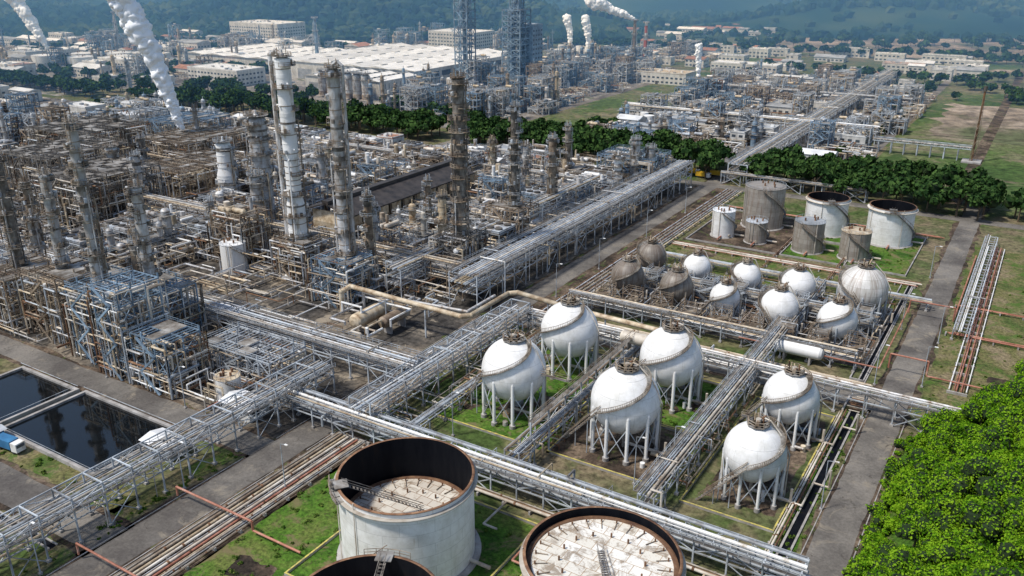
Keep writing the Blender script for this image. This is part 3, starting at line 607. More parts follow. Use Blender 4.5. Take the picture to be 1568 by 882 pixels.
bundle('pipeline_bundle','y',-28.2,-27,122,192,('redpipe','palepipe','rust'),(.12,.22),seed=3)
bundle('pipeline_bundle','x',287,291,-110,-24,('redpipe','rust','palepipe','palepipe'),(.1,.22),seed=4,gap=.8)
bundle('pipeline_bundle','y',-8,-4,215,345,('redpipe','rust','white'),(.1,.2),seed=5,gap=.9)
bundle('pipeline_bundle','x',252,253.5,-13,40,('redpipe',),(.12,.2),seed=6)
bundle('pipeline_bundle','x',276,277,-13,40,('redpipe',),(.12,.2),seed=7)
bundle('pipeline_bundle','y',-118,-110,206,375,('rust','beige','palepipe','silver'),(.1,.28),seed=8,gap=.9)
bundle('pipeline_bundle','x',205.5,208,-109,-24,('beige','palepipe','steel'),(.1,.25),seed=9)
bundle('pipeline_bundle','x',346,348,-108,-24,('redpipe','rust'),(.1,.25),seed=10)
bundle('pipeline_bundle','y',-51.5,-50.4,264,345,('redpipe','rust'),(.1,.2),seed=12)
bundle('pipeline_bundle','y',-73,-72.2,264,345,('rust',),(.1,.2),seed=13)
bundle('pipeline_bundle','x',192,200,-28,-23,('palepipe','rust'),(.1,.2),seed=14,gap=1.2)
b=B('red_pipeline'); path(b,[(-131,87,1),(-131,87,3),(-110,87,3),(-110,87,1),(-98,87,1)],.22,'redpipe'); path(b,[(-22.5,220,1),(-22.5,220,5),(-13.5,220,5),(-13.5,220,1),(20,220,1)],.22,'redpipe'); path(b,[(-24,262,1),(-24,262,5),(-12,262,5),(-12,262,1),(-12,330,1)],.22,'redpipe'); path(b,[(-131,66,1),(-131,66,3.4),(-108,66,3.4),(-108,66,1),(-92,66,1)],.2,'redpipe'); path(b,[(-60,214,3),(-24,214,3),(-24,262,3)],.2,'redpipe'); b.done()
b=B('tank_feed_pipe'); 
for k in range(7): x=-95+k*10; path(b,[(x,119,1),(x,105+k%3*3,1),(x+3,105+k%3*3,1)],.22,R.choice(['palepipe','beige','redpipe']))
b.done()
b=B('overhead_gas_pipe'); path(b,[(-163,170,3),(-163,170,9.5),(-163,174,10),(-124,174,9.2),(-122,176,9.2),(-122,195,9.2),(-120,197,9.2),(-100,197,8),(-76,197,7.5)],.7,'beige',12); path(b,[(-160,176,3),(-160,176,8),(-126,180,8),(-126,194,8)],.45,'silver',12)
for (x,y) in((-150,174),(-136,174),(-122,186),(-110,197),(-92,197)): b.bar((x,y,0),(x,y,8.4),.35,'steel')
b.done()
b=B('horizontal_storage_drum'); hvessel(b,-154,172,4,13,2.2,'y','beige'); b.done()
b=B('horizontal_storage_drum'); hvessel(b,-147,174,4,10,1.7,'y','brown'); b.done()
# ---------------------------------------------------------------- columns
column('distillation_column',-200,191,70,2.9,'white','brown',10,1,(.36,.8),neck=-2.9)
column('distillation_column',-175,186,69,2.0,'silver','brown',10,2,(.4,.9),neck=.3)
column('distillation_column',-155,219,64,1.9,'grime','brown',17,3,pf='brown',skirt='dark')
column('distillation_column',-158,257,50,1.35,'grime','steel',13,4)
column('distillation_column',-161,290,33,1.5,'brown','steel',7,5)
column('distillation_column',-202,122,61,1.7,'silver','brown',13,6,(.45,.8))
column('distillation_column',-227,127,44,1.4,'silver','brown',9,7)
column('distillation_column',-198,134,43,1.5,'silver','brown',9,8)
column('distillation_column',-247,126,47,1.2,'grime','brown',9,9)
column('regenerator_vessel',-251,224,42,3.6,'silver','brown',7,10,neck=2.6,skirt='brown')
column('reactor_vessel',-293,242,25,3.9,'white','steel',3,11,(.5,.8))
column('distillation_column',-231,203,27,2.3,'silver','steel',4,12)
column('distillation_column',-174,196,30,1.2,'brown','steel',6,13)
for i,(x,y,h,r,m) in enumerate([(-185,300,26,1.2,'silver'),(-190,318,22,1.6,'silver'),(-215,330,20,1.3,'beige'),(-181,340,28,1.3,'brown'),(-150,345,24,1.9,'silver'),(-145,350,20,2.,'silver'),(-155,338,18,1.7,'white'),(-250,255,24,1.7,'silver'),(-265,275,20,1.5,'beige'),(-300,205,26,1.6,'silver'),(-315,188,22,1.9,'brown'),(-330,215,24,2.4,'silver'),(-345,240,22,1.6,'grime'),(-172,232,22,1.5,'beige'),(-188,214,20,1.6,'silver'),(-262,140,24,1.4,'silver'),(-216,143,22,1.6,'brown'),(-280,150,30,1.3,'brown'),(-395,262,25,1.5,'grime'),(-372,292,26,1.2,'silver'),(-240,160,22,1.5,'silver'),(-184,240,24,1.1,'brown'),(-168,276,20,1.2,'silver'),(-240,190,20,1.0,'silver'),(-212,206,18,1.4,'silver')]):
    column('process_column',x,y,h,r,m,R.choice(['steel','brown']),5,50+i)
def struct(name,x0,y0,x1,y1,lv,mat,seed,n=60,ves=True):
    q=random.Random(seed); b=B(name); frame(b,x0,y0,x1,y1,lv,mat,4.,.32,.3,True,.55,q); rpipes(b,x0-1,y0-1,x1+1,y1+1,lv[-1],int(n*1.5),.3,q=q)
    if ves:
        for z in [0]+list(lv[:-1]):
            for _ in range(3): hvessel_z(b,q.uniform(x0+2,x1-2),q.uniform(y0+2,y1-2),z+1.6,q.uniform(3,6),q.uniform(.5,1.1),q.choice('xy'),q.choice(['silver','beige','brown','white']))
    b.done()
struct('steel_process_structure',-208,116,-196,130,[5,10,15,20],'blue',1); struct('steel_process_structure',-193,114,-183,126,[5,10,15,20,24],'blue',2)
struct('steel_process_structure',-232,118,-216,134,[5,9,13.5,18],'brown',3); struct('steel_process_structure',-180,114,-167,124,[5,10,14],'blue',4)
struct('steel_process_structure',-252,116,-238,134,[5,10,15],'brown',5); struct('steel_process_structure',-206,132,-190,142,[5,10,16],'blue',6)
struct('steel_process_structure',-172,128,-148,140,[4.5,8],'steel',7); struct('steel_process_structure',-182,178,-168,190,[5,10,14],'blue',8)
struct('steel_process_structure',-280,116,-258,138,[5,10,13],'steel',9); struct('steel_process_structure',-320,115,-286,142,[5,10,15],'brown',10,120)
struct('steel_process_structure',-161,212,-150,226,[5,10,15],'grime',11); struct('steel_process_structure',-166,250,-152,264,[5,10,15],'brown',12)
struct('steel_process_structure',-330,180,-300,215,[5,10,16,21],'grime',13,160); struct('steel_process_structure',-372,190,-340,230,[6,12,18,23],'grime',14,200); struct('steel_process_structure',-330,225,-302,262,[5,10,15],'brown',15,140)
struct('steel_process_structure',-420,230,-380,270,[6,12,18,22],'grime',16,180); struct('steel_process_structure',-380,262,-345,300,[6,11,16],'brown',17,180); struct('steel_process_structure',-415,290,-385,325,[6,12,17],'blue',18,150)
struct('steel_process_structure',-168,344,-142,366,[6,11,16],'blue',19,120); struct('steel_process_structure',-206,186,-193,198,[5,10,14],'brown',20)
def blocked(x0,y0,x1,y1):
    for a in[(-232,216,-203,304),(-238,150,-186,184),(-166,150,-132,186),(-333,178,-299,264),(-374,188,-338,300),(-182,176,-166,192),(-300,234,-286,250),(-258,217,-244,231),(-206,186,-193,198),(-400,200,-374,300)]:
        if x0<a[2] and x1>a[0] and y0<a[3] and y1>a[1]: return True
q=random.Random(5); ci=0
y=152.
while y<362:
    x=-400.
    while x<-150:
        w=q.uniform(13,19); h=q.uniform(13,17)
        if not (blocked(x+1,y+1,x+w-1,y+h-1)) and not abs(y+h/2-205)<6 and not abs(y+h/2-147)<7 and x+w<-144 and not (y>335 and x<-260):
            b=B('process_unit_pipework'); cell(b,x,y,x+w,y+h,q,1. if y<300 else .8); b.done(); ci+=1
        x+=w+q.uniform(.5,3)
    y+=16.5
b=B('process_unit_pipework'); rpipes(b,-400,150,-144,336,8,1000,.35); rpipes(b,-236,152,-190,184,1.5,14,.25); rpipes(b,-320,114,-150,144,6,200,.3); rpipes(b,-240,186,-144,300,5,500,.3); b.done()
b=B('sphere_yard_pipework'); rpipes(b,-110,220,-28,262,3.5,190,.22,('steel','beige','palepipe','rust','silver'))
for y in(222,262): rail_line(b,(-110,y,0),(-28,y,0),'steel',.08)
for i in range(8): x=-98+i*9; frame(b,x,238,x+4,244,[4,7],'steel',4,.22,.6)
for i in range(9): x=-106+i*9; frame(b,x,219,x+5,223,[4,6.5],'brown',4,.2,.3)
b.done()
b=B('sphere_yard_pipework'); 
for x in(-107,-79,-50): rpipes(b,x-3,142,x+3,190,3,26,.2,('palepipe','beige','rust'))
rpipes(b,-118,126,-108,192,3,40,.2,('palepipe','beige','rust','steel')); rpipes(b,-112,194,-26,204,3,10,.2,('palepipe','beige','steel'))
for (x,y,r,z) in SP: path(b,[(x,y,1),(x+10,y,1),(x+10,y+9,1),(x+13,y+9,1),(x+13,y+9,5)],.2,'palepipe')
b.done()
b=B('catwalk')
for (x0,y0,x1,y1,z) in[(-93,151,-79,151,12),(-79,135,-79,188,9.5),(-50,162,-36,162,9)]:
    if y0==y1: b.bb(x0+7,y0-.5,z,x1,y0+.5,z+.1,'deck'); rail_line(b,(x0+7,y0-.5,z),(x1,y0-.5,z),'brown',.08); rail_line(b,(x0+7,y0+.5,z),(x1,y0+.5,z),'brown',.08)
    else:
        b.bb(x0-.6,y0,z,x0+.6,y1,z+.1,'deck'); rail_line(b,(x0-.6,y0,z),(x0-.6,y1,z),'brown',.08); rail_line(b,(x0+.6,y0,z),(x0+.6,y1,z),'brown',.08)
        for k in range(8): yy=y0+(y1-y0)*k/7; b.bar((x0,yy,0),(x0,yy,z),.3,'steel')
b.done()
for (x,y,ax,r,L) in[(-44,214,'x',1.8,11)]:
    b=B('horizontal_storage_drum'); hvessel(b,x,y,3.4,L,r,ax,'white'); b.done()
b=B('horizontal_storage_drum'); hvessel(b,-78,186,9,7,1.6,'x','palepipe'); b.done()
# compressor shed
b=B('compressor_shed')
b.bb(-226,224,0,-208,300,7.5,'beige')
v=[(-229,222,12),(-217.5,222,15.5),(-206,222,12),(-229,302,12),(-217.5,302,15.5),(-206,302,12)]
v2=[(a,b_,c-.5) for a,b_,c in v]
b.raw(v+v2,[[0,1,4,3],[1,2,5,4],[6,9,10,7],[7,10,11,8],[0,6,7,1],[1,7,8,2],[3,4,10,9],[4,5,11,10],[2,8,11,5],[0,3,9,6]],'shedroof')
b.bb(-219,222,15.2,-216,302,16.4,'shedroof')
for i in range(11):
    yy=224+i*7.6
    for x in(-227,-207.5): b.bar((x,yy,0),(x,yy,12),.5,'brown')
    b.bb(-207.9,yy+1.2,7.6,-207.7,yy+6.6,11.6,'beige'); b.bb(-208,yy+2,2,-207.9,yy+5.5,5.5,'glass')
b.bb(-226,224,7.5,-208,224.3,12,'beige'); b.done()
# ---------------------------------------------------------------- buildings
def building(x,y,w,d,h,roof='whiteroof',wall='wall',kind='flat',name='industrial_building',q=R):
    b=B(name,(x,y,0)); b.bb(-w/2,-d/2,0,w/2,d/2,h,wall)
    if kind=='flat':
        b.bb(-w/2-.15,-d/2-.15,h,w/2+.15,d/2+.15,h+.3,roof)
        for a in((-w/2,-d/2,w/2,-d/2+.3),(-w/2,d/2-.3,w/2,d/2),(-w/2,-d/2,-w/2+.3,d/2),(w/2-.3,-d/2,w/2,d/2)): b.bb(a[0],a[1],h+.3,a[2],a[3],h+.9,wall)
        for _ in range(int(3+w*d/200)): b.box((q.uniform(-w*.4,w*.4),q.uniform(-d*.4,d*.4),h+.9),(q.uniform(1,2.5),q.uniform(1,2.5),1.2),q.choice(['steel','concrete','white']))
    else:
        rz=h+min(w,d)*.14
        if w>=d: v=[(-w/2-.6,-d/2-.6,h),(w/2+.6,-d/2-.6,h),(w/2+.6,d/2+.6,h),(-w/2-.6,d/2+.6,h),(-w/2-.6,0,rz),(w/2+.6,0,rz)]; f=[[0,1,5,4],[2,3,4,5]]; t=[[0,4,3],[1,2,5]]
        else: v=[(-w/2-.6,-d/2-.6,h),(w/2+.6,-d/2-.6,h),(w/2+.6,d/2+.6,h),(-w/2-.6,d/2+.6,h),(0,-d/2-.6,rz),(0,d/2+.6,rz)]; f=[[0,4,5,3],[1,2,5,4]]; t=[[0,1,4],[2,3,5]]
        b.raw(v,f,roof); b.raw(v,t,wall)
    ns=max(1,int(h/3.5))
    for s in range(ns):
        z=s*3.5+1.2
        for i in range(int(w/4)): xx=-w/2+2+i*4; b.bb(xx-1.1,-d/2-.05,z,xx+1.1,-d/2+.02,z+1.4,'glass')
        for i in range(int(d/4)): yy=-d/2+2+i*4; b.bb(w/2-.02,yy-1.1,z,w/2+.05,yy+1.1,z+1.4,'glass')
    b.bb(-1.2,-d/2-.08,0,1.2,-d/2+.02,2.6,'dark')
    return b.done()
q=random.Random(77)
building(-147.5,97,8,5,3.2,'whiteroof','steel','gable','shed',q); building(-146,118,9,6,3.4,'whiteroof','wall','gable','shed',q); building(-190,153,10,7,4,'whiteroof','wall','gable','shed',q); building(-183,79.5,3,4,3,'greyroof','carblue','gable','pump_house',q)
for i in range(34):
    x=q.uniform(-480,-150); y=q.uniform(342,370)
    if x>-185: continue
    building(x,y,q.uniform(10,26),q.uniform(7,12),q.uniform(4,8),q.choice(['whiteroof','whiteroof','greyroof','redroof']),'wall',q.choice(['flat','gable']),q=q)
def warehouse(x0,y0,x1,y1,h,n):
    b=B('warehouse'); b.bb(x0,y0,0,x1,y1,h,'wall'); W=(x1-x0)/n
    for i in range(n):
        a=x0+i*W; v=[(a,y0-1,h),(a+W/2,y0-1,h+1.6),(a+W,y0-1,h),(a,y1+1,h),(a+W/2,y1+1,h+1.6),(a+W,y1+1,h)]
        b.raw(v,[[0,1,4,3],[1,2,5,4]],'whiteroof'); b.raw(v,[[0,2,1],[3,4,5]],'wall')
        for k in range(8): yy=y0+(y1-y0)*(k+.5)/8; b.bb(a+W/2-.6,yy-4,h+1.5,a+W/2+.6,yy+4,h+2.2,'wall')
        b.bb(a+W*.2,y0-.15,0,a+W*.8,y0,h*.6,'greyroof')
    for k in range(10): b.bb(x1,y0+(y1-y0)*k/10+2,h*.5,x1+.1,y0+(y1-y0)*(k+1)/10-2,h*.8,'glass')
    b.done()
warehouse(-590,550,-430,715,14,6); warehouse(-500,500,-425,545,12,4); warehouse(-720,560,-600,660,12,4)
building(-590,500,60,30,12,'whiteroof','wall','flat','warehouse',q); building(-560,800,60,40,22,'whiteroof','wall','flat','factory_building',q); building(-815,760,80,45,24,'whiteroof','wall','flat','factory_building',q)
building(-280,690,50,22,9,'beige','wall','flat','factory_building',q); building(-240,790,60,20,8,'whiteroof','wall','flat','factory_building',q)
for i in range(75):
    x=q.uniform(-1060,-610); y=q.uniform(400,740)
    building(x,y,q.uniform(12,45),q.uniform(9,22),q.uniform(5,13),q.choice(['whiteroof','greyroof','whiteroof','redroof','whiteroof']),'wall',q.choice(['flat','gable']),q=q)
for i in range(22):
    x=q.uniform(-780,-520); y=q.uniform(235,360)
    building(x,y,q.uniform(12,35),q.uniform(9,16),q.uniform(5,10),q.choice(['whiteroof','greyroof']),'wall',q.choice(['flat','gable']),q=q)
for i in range(60):
    x=q.uniform(-232,-92); y=q.uniform(440,770)
    if abs(x+118)<12: continue
    building(x,y,q.uniform(8,22),q.uniform(6,13),q.uniform(4,8),q.choice(['whiteroof','greyroof','greyroof','whiteroof']),'wall',q.choice(['flat','gable']),q=q)
for i in range(40):
    x=q.uniform(-420,-60); y=q.uniform(800,985); building(x,y,q.uniform(10,40),q.uniform(8,18),q.uniform(4,9),q.choice(['whiteroof','greyroof','redroof','greyroof']),'wall',q.choice(['flat','gable']),q=q)
def farplant(name,x0,y0,x1,y1,n,tall,q):
    b=B(name)
    for i in range(n):
        x=q.uniform(x0,x1);y=q.uniform(y0,y1);t=q.random(); w=q.uniform(8,16);d=q.uniform(8,16)
        if t<.5:
            lv=[(k+1)*4. for k in range(q.choice([1,2,3,4,5] if tall else [1,2,2,3,4]))]; frame(b,x,y,x+w,y+d,lv,q.choice(['steel','blue','steel','blue','brown']),4.5,.45,.35,False,.4,q); rpipes(b,x,y,x+w,y+d,lv[-1],16,.4,q=q)
            for _ in range(3): hvessel_z(b,x+q.uniform(2,w-2),y+q.uniform(2,d-2),q.choice(lv)+1.,4,.8,q.choice('xy'),q.choice(['silver','steel','beige']))
        elif t<.68:
            for _ in range(3): vvessel(b,x+q.uniform(0,w),y+q.uniform(0,d),0,q.uniform(6,26 if tall else 15),q.uniform(.7,1.6),q.choice(['silver','steel','beige','brown','blue']))
        elif t<.75: b.cyl((x,y,0),(x,y,q.uniform(4,8)),q.uniform(2.5,4),q.choice(['white','silver','white']),20)
        else: rpipes(b,x,y,x+w*1.5,y+d*1.5,6,26,.4,q=q)
    b.done()
q=random.Random(99)
farplant('distant_process_plant',-232,440,-130,770,150,False,q); farplant('distant_process_plant',-108,440,-86,700,40,False,q)
farplant('distant_process_plant',-400,440,-295,560,80,True,q); farplant('distant_process_plant',-425,570,-300,760,120,True,q)
farplant('distant_process_plant',-1000,420,-600,740,150,True,q); farplant('distant_process_plant',-560,300,-430,372,40,False,q); farplant('distant_process_plant',-740,230,-450,300,70,True,q)
farplant('distant_process_plant',-700,760,-480,900,50,True,q); farplant('distant_process_plant',-400,790,-300,900,30,False,q)
def tower_struct(name,x,y,w,h,mat,seed):
    q=random.Random(seed); b=B(name,(x,y,0)); frame(b,-w/2,-w/2,w/2,w/2,[h*(k+1)/14 for k in range(14)],mat,w/2,.7,.6,True,.7,q)
    for _ in range(4): b.cyl((q.uniform(-w*.3,w*.3),q.uniform(-w*.3,w*.3),0),(q.uniform(-w*.3,w*.3),q.uniform(-w*.3,w*.3),h*q.uniform(.7,1.05)),q.uniform(.8,2),q.choice(['blue','steel','silver']),10)
    b.done()
tower_struct('steel_lattice_tower',-411,592,12,90,'blue',1); tower_struct('steel_lattice_tower',-366,598,16,60,'blue',2); tower_struct('steel_lattice_tower',-366,598,8,95,'blue',3)
building(-366,612,22,16,48,'greyroof','blue','flat','process_tower_building',q)
for i in range(6): column('silo',-470+i*8.5,488,17,3.2,'silver','steel',1,200+i)
def chimney(name,x,y,h,r,mat):
    b=B(name,(x,y,0)); b.cyl((0,0,0),(0,0,h),r,mat,16,r*.7)
    for k in range(1,5): arc_platform(b,r*.9,h*k/4-.6,0,6.27,1.2,'deck','steel',.2)
    for i in range(3): a=i*2.09; b.bar((r*2.6*math.cos(a),r*2.6*math.sin(a),0),(r*.8*math.cos(a),r*.8*math.sin(a),h*.9),.4,'steel')
    b.done()
chimney('chimney',-320,720,47,1.8,'brown'); chimney('chimney',-312,726,45,1.8,'redwhite'); chimney('chimney',-908,622,40,1.8,'silver'); chimney('chimney',-590,608,46,2,'blue')
b=B('flare_stack',(-29,497,0)); b.cyl((0,0,0),(0,0,36),.5,'rust',10); 
for i in range(3):
    a=i*2.094; a2=a+2.094; P=lambda a,z:((2.-z*.045)*math.cos(a),(2.-z*.045)*math.sin(a),z)
    b.bar(P(a,0),P(a,33),.2,'brown')
    for k in range(8): z=k*4.1; b.bar(P(a,z),P(a2,z+4.1),.12,'brown'); b.bar(P(a,z+4.1),P(a2,z+4.1),.12,'brown')
b.cyl((0,0,36),(0,0,38.5),.9,'dark',10); b.box((0,0,.4),(9,9,.8),'concrete'); b.done()
b=B('flare_pipe_bridge')
for k in range(7):
    x=-75+k*6.5; b.bar((x,497,0),(x,497,6),.5,'steel'); b.bar((x,500,0),(x,500,6),.5,'steel')
for (yy,zz) in((496.8,6.3),(500.2,6.3),(496.8,7.9),(500.2,7.9)): b.bar((-78,yy,zz),(-30,yy,zz),.35,'steel')
for k in range(16): x=-78+k*3.1; b.bar((x,496.8,6.3),(x+1.5,496.8,7.9),.2,'steel'); b.bar((x+1.5,496.8,7.9),(x+3.1,496.8,6.3),.2,'steel')
for k in range(4): b.cyl((-78,497.4+k*.7,6.9),(-30,497.4+k*.7,6.9),.28,'palepipe',8)
b.done()
b=B('cooling_tower'); b.bb(-430,770,0,-370,790,12,'wall')
for i in range(6): b.cyl((-425+i*10,780,12),(-425+i*10,780,16),4,'wall',20,3.4)
for i in range(14): b.bb(-430+i*4.3,769.8,2,-427.5+i*4.3,770,9,'glass')
b.done()
# ---------------------------------------------------------------- light poles, vehicles
def pole(x,y,h=11):
    b=B('light_pole',(x,y,0)); b.cyl((0,0,0),(0,0,h),.13,'steel',8,.07); b.bar((0,0,h),(1.4,0,h+.3),.1,'steel'); b.box((1.6,0,h+.3),(.8,.35,.15),'white'); b.box((0,0,.2),(.6,.6,.4),'concrete'); b.done()
for p in[(-57,139),(-52,147),(-99,135),(-133,90),(-133,60),(-120,220),(-120,250),(-120,290),(-120,330),(-24,210),(-24,250),(-190,112),(-160,112),(-115,100),(-22.8,150),(-13.8,215),(-13.8,245),(-23,300)]: pole(*p)
def truck(x,y,rot,mat,kind='truck'):
    b=B(kind,(x,y,.05)); 
    if kind=='truck':
        b.bb(-3.4,-1.15,.9,1.6,1.15,2.8,mat); b.bb(1.8,-1.1,.6,3.6,1.1,2.6,'white'); b.bb(3.58,-.9,1.6,3.64,.9,2.3,'glass'); L=3.3
        b.bb(-3.4,-1.,.6,3.4,1.,.9,'dark')
    else:
        b.bb(-2.2,-.9,.4,2.2,.9,1.0,mat); b.raw([(-1.8,-.85,1),(1.2,-.85,1),(1.2,.85,1),(-1.8,.85,1),(-1.4,-.7,1.5),(.6,-.7,1.5),(.6,.7,1.5),(-1.4,.7,1.5)],[[0,1,5,4],[1,2,6,5],[2,3,7,6],[3,0,4,7]],'glass'); b.bb(-1.4,-.7,1.5,.6,.7,1.54,mat); L=2
    for sx in(-.68,.68):
        for sy in(-1,1): b.cyl((sx*L,sy*.75,.42),(sx*L,sy*1.05,.42),.42,'tyre',14)
    o=b.done(); o.rotation_euler[2]=rot
truck(-177,80,.1,'carblue'); truck(-127,165,1.57,'carwhite','car'); truck(-135,392,0,'caryellow'); truck(-130,398,0,'caryellow'); truck(-142,396,.2,'caryellow')
for i in range(6): truck(-215+i*5-20,374.5,1.57,'carwhite' if i%3 else 'carblue','car')
# ---------------------------------------------------------------- vegetation
def leaves(b,C,Nn,size,mat,jit=.9):
    n=len(C); nn=Nn+rng.normal(0,jit*.6,(n,3)); nn/=np.linalg.norm(nn,axis=1,keepdims=True)
    r=rng.normal(0,1,(n,3)); u=np.cross(nn,r); u/=np.linalg.norm(u,axis=1,keepdims=True); w=np.cross(nn,u)
    s=(size*rng.uniform(.6,1.3,n))[:,None]; 
    v=np.stack([C-u*s-w*s*.5,C+u*s*.2-w*s*.8,C+u*s+w*s*.4,C-u*s*.1+w*s*.8],1).reshape(-1,3)
    b.raw(v,np.arange(4*n).reshape(-1,4),mat)
def grove(name,trees,nl,ls,lm,lobes=7,trunk=True,core=True):
    b=B(name); Cs=[];Ns=[]; cv=[];
    for (x,y,z,H,Rc) in trees:
        if trunk:
            b.cyl((x,y,z),(x,y,z+H*.5),.25*H/8,'bark',6,.15*H/8)
            for k in range(3): a=R.uniform(0,6.28); b.cyl((x,y,z+H*.35),(x+Rc*.5*math.cos(a),y+Rc*.5*math.sin(a),z+H*.65),.12*H/8,'bark',5,.05)
        for k in range(lobes):
            a=rng.uniform(0,2*pi); d=Rc*.68*math.sqrt(rng.uniform(0,1)); lr=Rc*rng.uniform(.28,.5); c=np.array([x+d*math.cos(a),y+d*math.sin(a),z+H*(.85-.38*(d/Rc))-lr*.2*rng.uniform(0,1)+rng.uniform(-.12,.05)*H])
            m=nl//lobes; p=rng.normal(0,1,(m,3)); p/=np.linalg.norm(p,axis=1,keepdims=True); p[:,2]=np.where(p[:,2]<-.4,-p[:,2],p[:,2])
            rad=lr*rng.uniform(.7,1.2,(m,1)); Cs.append(c+p*rad*np.array([1,1,.85])); Ns.append(p)
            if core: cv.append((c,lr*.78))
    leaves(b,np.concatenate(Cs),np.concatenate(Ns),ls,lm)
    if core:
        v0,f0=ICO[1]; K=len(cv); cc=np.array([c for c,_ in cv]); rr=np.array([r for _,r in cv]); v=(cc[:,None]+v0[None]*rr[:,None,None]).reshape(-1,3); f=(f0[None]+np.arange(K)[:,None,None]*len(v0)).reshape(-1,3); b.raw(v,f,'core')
    return b.done()
def row(x0,y0,x1,y1,w,sp,H=(9,13),Rc=(5,7)):
    L=math.dist((x0,y0),(x1,y1)); n=int(L/sp); out=[]
    for i in range(n):
        for k in range(max(1,int(w/sp))):
            t=(i+R.uniform(-.3,.3))/n; o=(k+.5)*sp-w/2+R.uniform(-2,2); dx,dy=(x1-x0)/L,(y1-y0)/L
            out.append((x0+(x1-x0)*t-dy*o,y0+(y1-y0)*t+dx*o,0,R.uniform(*H),R.uniform(*Rc)))
    return out
BT=((11,18),(5.5,8.5))
grove('tree_row',row(-560,404,-295,404,34,9,*BT),420,1.0,'leafdark'); grove('tree_row',row(-280,408,-126,408,40,9,*BT),460,1.0,'leafdark'); grove('tree_row',row(-108,406,-4,396,38,9,*BT),460,.95,'leafdark')
grove('tree_row',row(-560,444,-430,450,16,9,*BT),300,1.1,'leafdark')
grove('tree_row',row(-900,400,-600,395,24,10),250,1.4,'leafdark'); grove('tree_row',row(-295,436,-400,470,10,9),250,1.2,'leafdark'); grove('tree_row',row(-4,394,60,386,22,9),300,1.,'leafdark')
grove('tree_row',row(-80,790,-240,800,16,11),150,1.6,'leafdark'); grove('tree_row',row(-70,990,160,1000,16,12),150,1.8,'leafdark'); grove('tree_row',row(-1050,760,-420,930,30,12),150,2,'leafdark'); grove('tree_row',row(-420,930,-60,1000,20,12),150,2,'leafdark')
sc=[(R.uniform(-1000,-600),R.uniform(390,760),0,R.uniform(7,12),R.uniform(4,7)) for _ in range(260)]+[(R.uniform(-70,160),R.uniform(700,1250),0,R.uniform(6,12),R.uniform(4,8)) for _ in range(90)]+[(R.uniform(-560,-440),R.uniform(340,378),0,R.uniform(6,9),R.uniform(3,5)) for _ in range(25)]+[(R.uniform(-238,-225),R.uniform(430,780),0,R.uniform(5,8),R.uniform(3,4.5)) for _ in range(40)]+[(R.uniform(-90,-82),R.uniform(430,780),0,R.uniform(4,7),R.uniform(2.5,4)) for _ in range(30)]+[(R.uniform(-900,100),R.uniform(1000,1250),0,R.uniform(8,13),R.uniform(5,9)) for _ in range(160)]
grove('scattered_trees',sc,150,1.4,'leafdark')
def xe(y): return -12.5 if y<182 else -12.5+(y-182)*.46
def hz(x,y):
    d=x-xe(y); 
    if d<0: return 0
    return min(d*.62,14+d*.1)+mnoise.noise(Vector((x*.05,y*.05,0)))*2*min(1,d/6)
b=B('hillside_terrain'); xs=np.linspace(-14,110,63); ys=np.linspace(85,270,80)
v=[(x,y,hz(x,y)-.05 if x>xe(y) else -.3) for y in ys for x in xs]; nx=len(xs)
f=[[j*nx+i,j*nx+i+1,(j+1)*nx+i+1,(j+1)*nx+i] for j in range(len(ys)-1) for i in range(nx-1)]; b.raw(v,f,'lawn',True); b.done()
tr=[]
y=100.
while y<258:
    x=xe(y)+R.uniform(1.8,3.)
    while x<54:
        d=x-xe(y); H=R.uniform(4.5,9.5) if d>4 else R.uniform(2.5,4.5); tr.append((x+R.uniform(-1.2,1.2),y+R.uniform(-1.2,1.2),hz(x,y),H,H*R.uniform(.42,.6))); x+=R.uniform(3.2,5.2)
    y+=4.2
grove('hillside_trees',tr,1500,.21,'leaf',14)
ed=[]
for _ in range(700):
    y=R.uniform(100,240); x=xe(y)+(R.uniform(-1.5,2.5) if R.random()<.35 else R.uniform(2,45)); h=R.uniform(.8,2.2); ed.append((x,y,hz(x,y),h,h*R.uniform(.7,1.3)))
grove('roadside_shrubs',ed,120,.2,'leaf',4,False,True)
sh=[]
for _ in range(700):
    k=R.choice([(-112,60,-97,122),(-97,62,-30,118),(-108,140,-80,190),(-28,124,-23,195),(-14,200,15,340),(-136,30,-132,104),(-112,264,-26,294),(-200,77,-140,84),(-14,125,-12,190),(-78,165,-53,189),(-72,297,-30,344)]); h=R.uniform(.25,.9)
    sh.append((R.uniform(k[0],k[2]),R.uniform(k[1],k[3]),-h*.4,h,h*R.uniform(.7,1.4)))
grove('weed_patch',sh,70,.15,'weed',3,False,False)
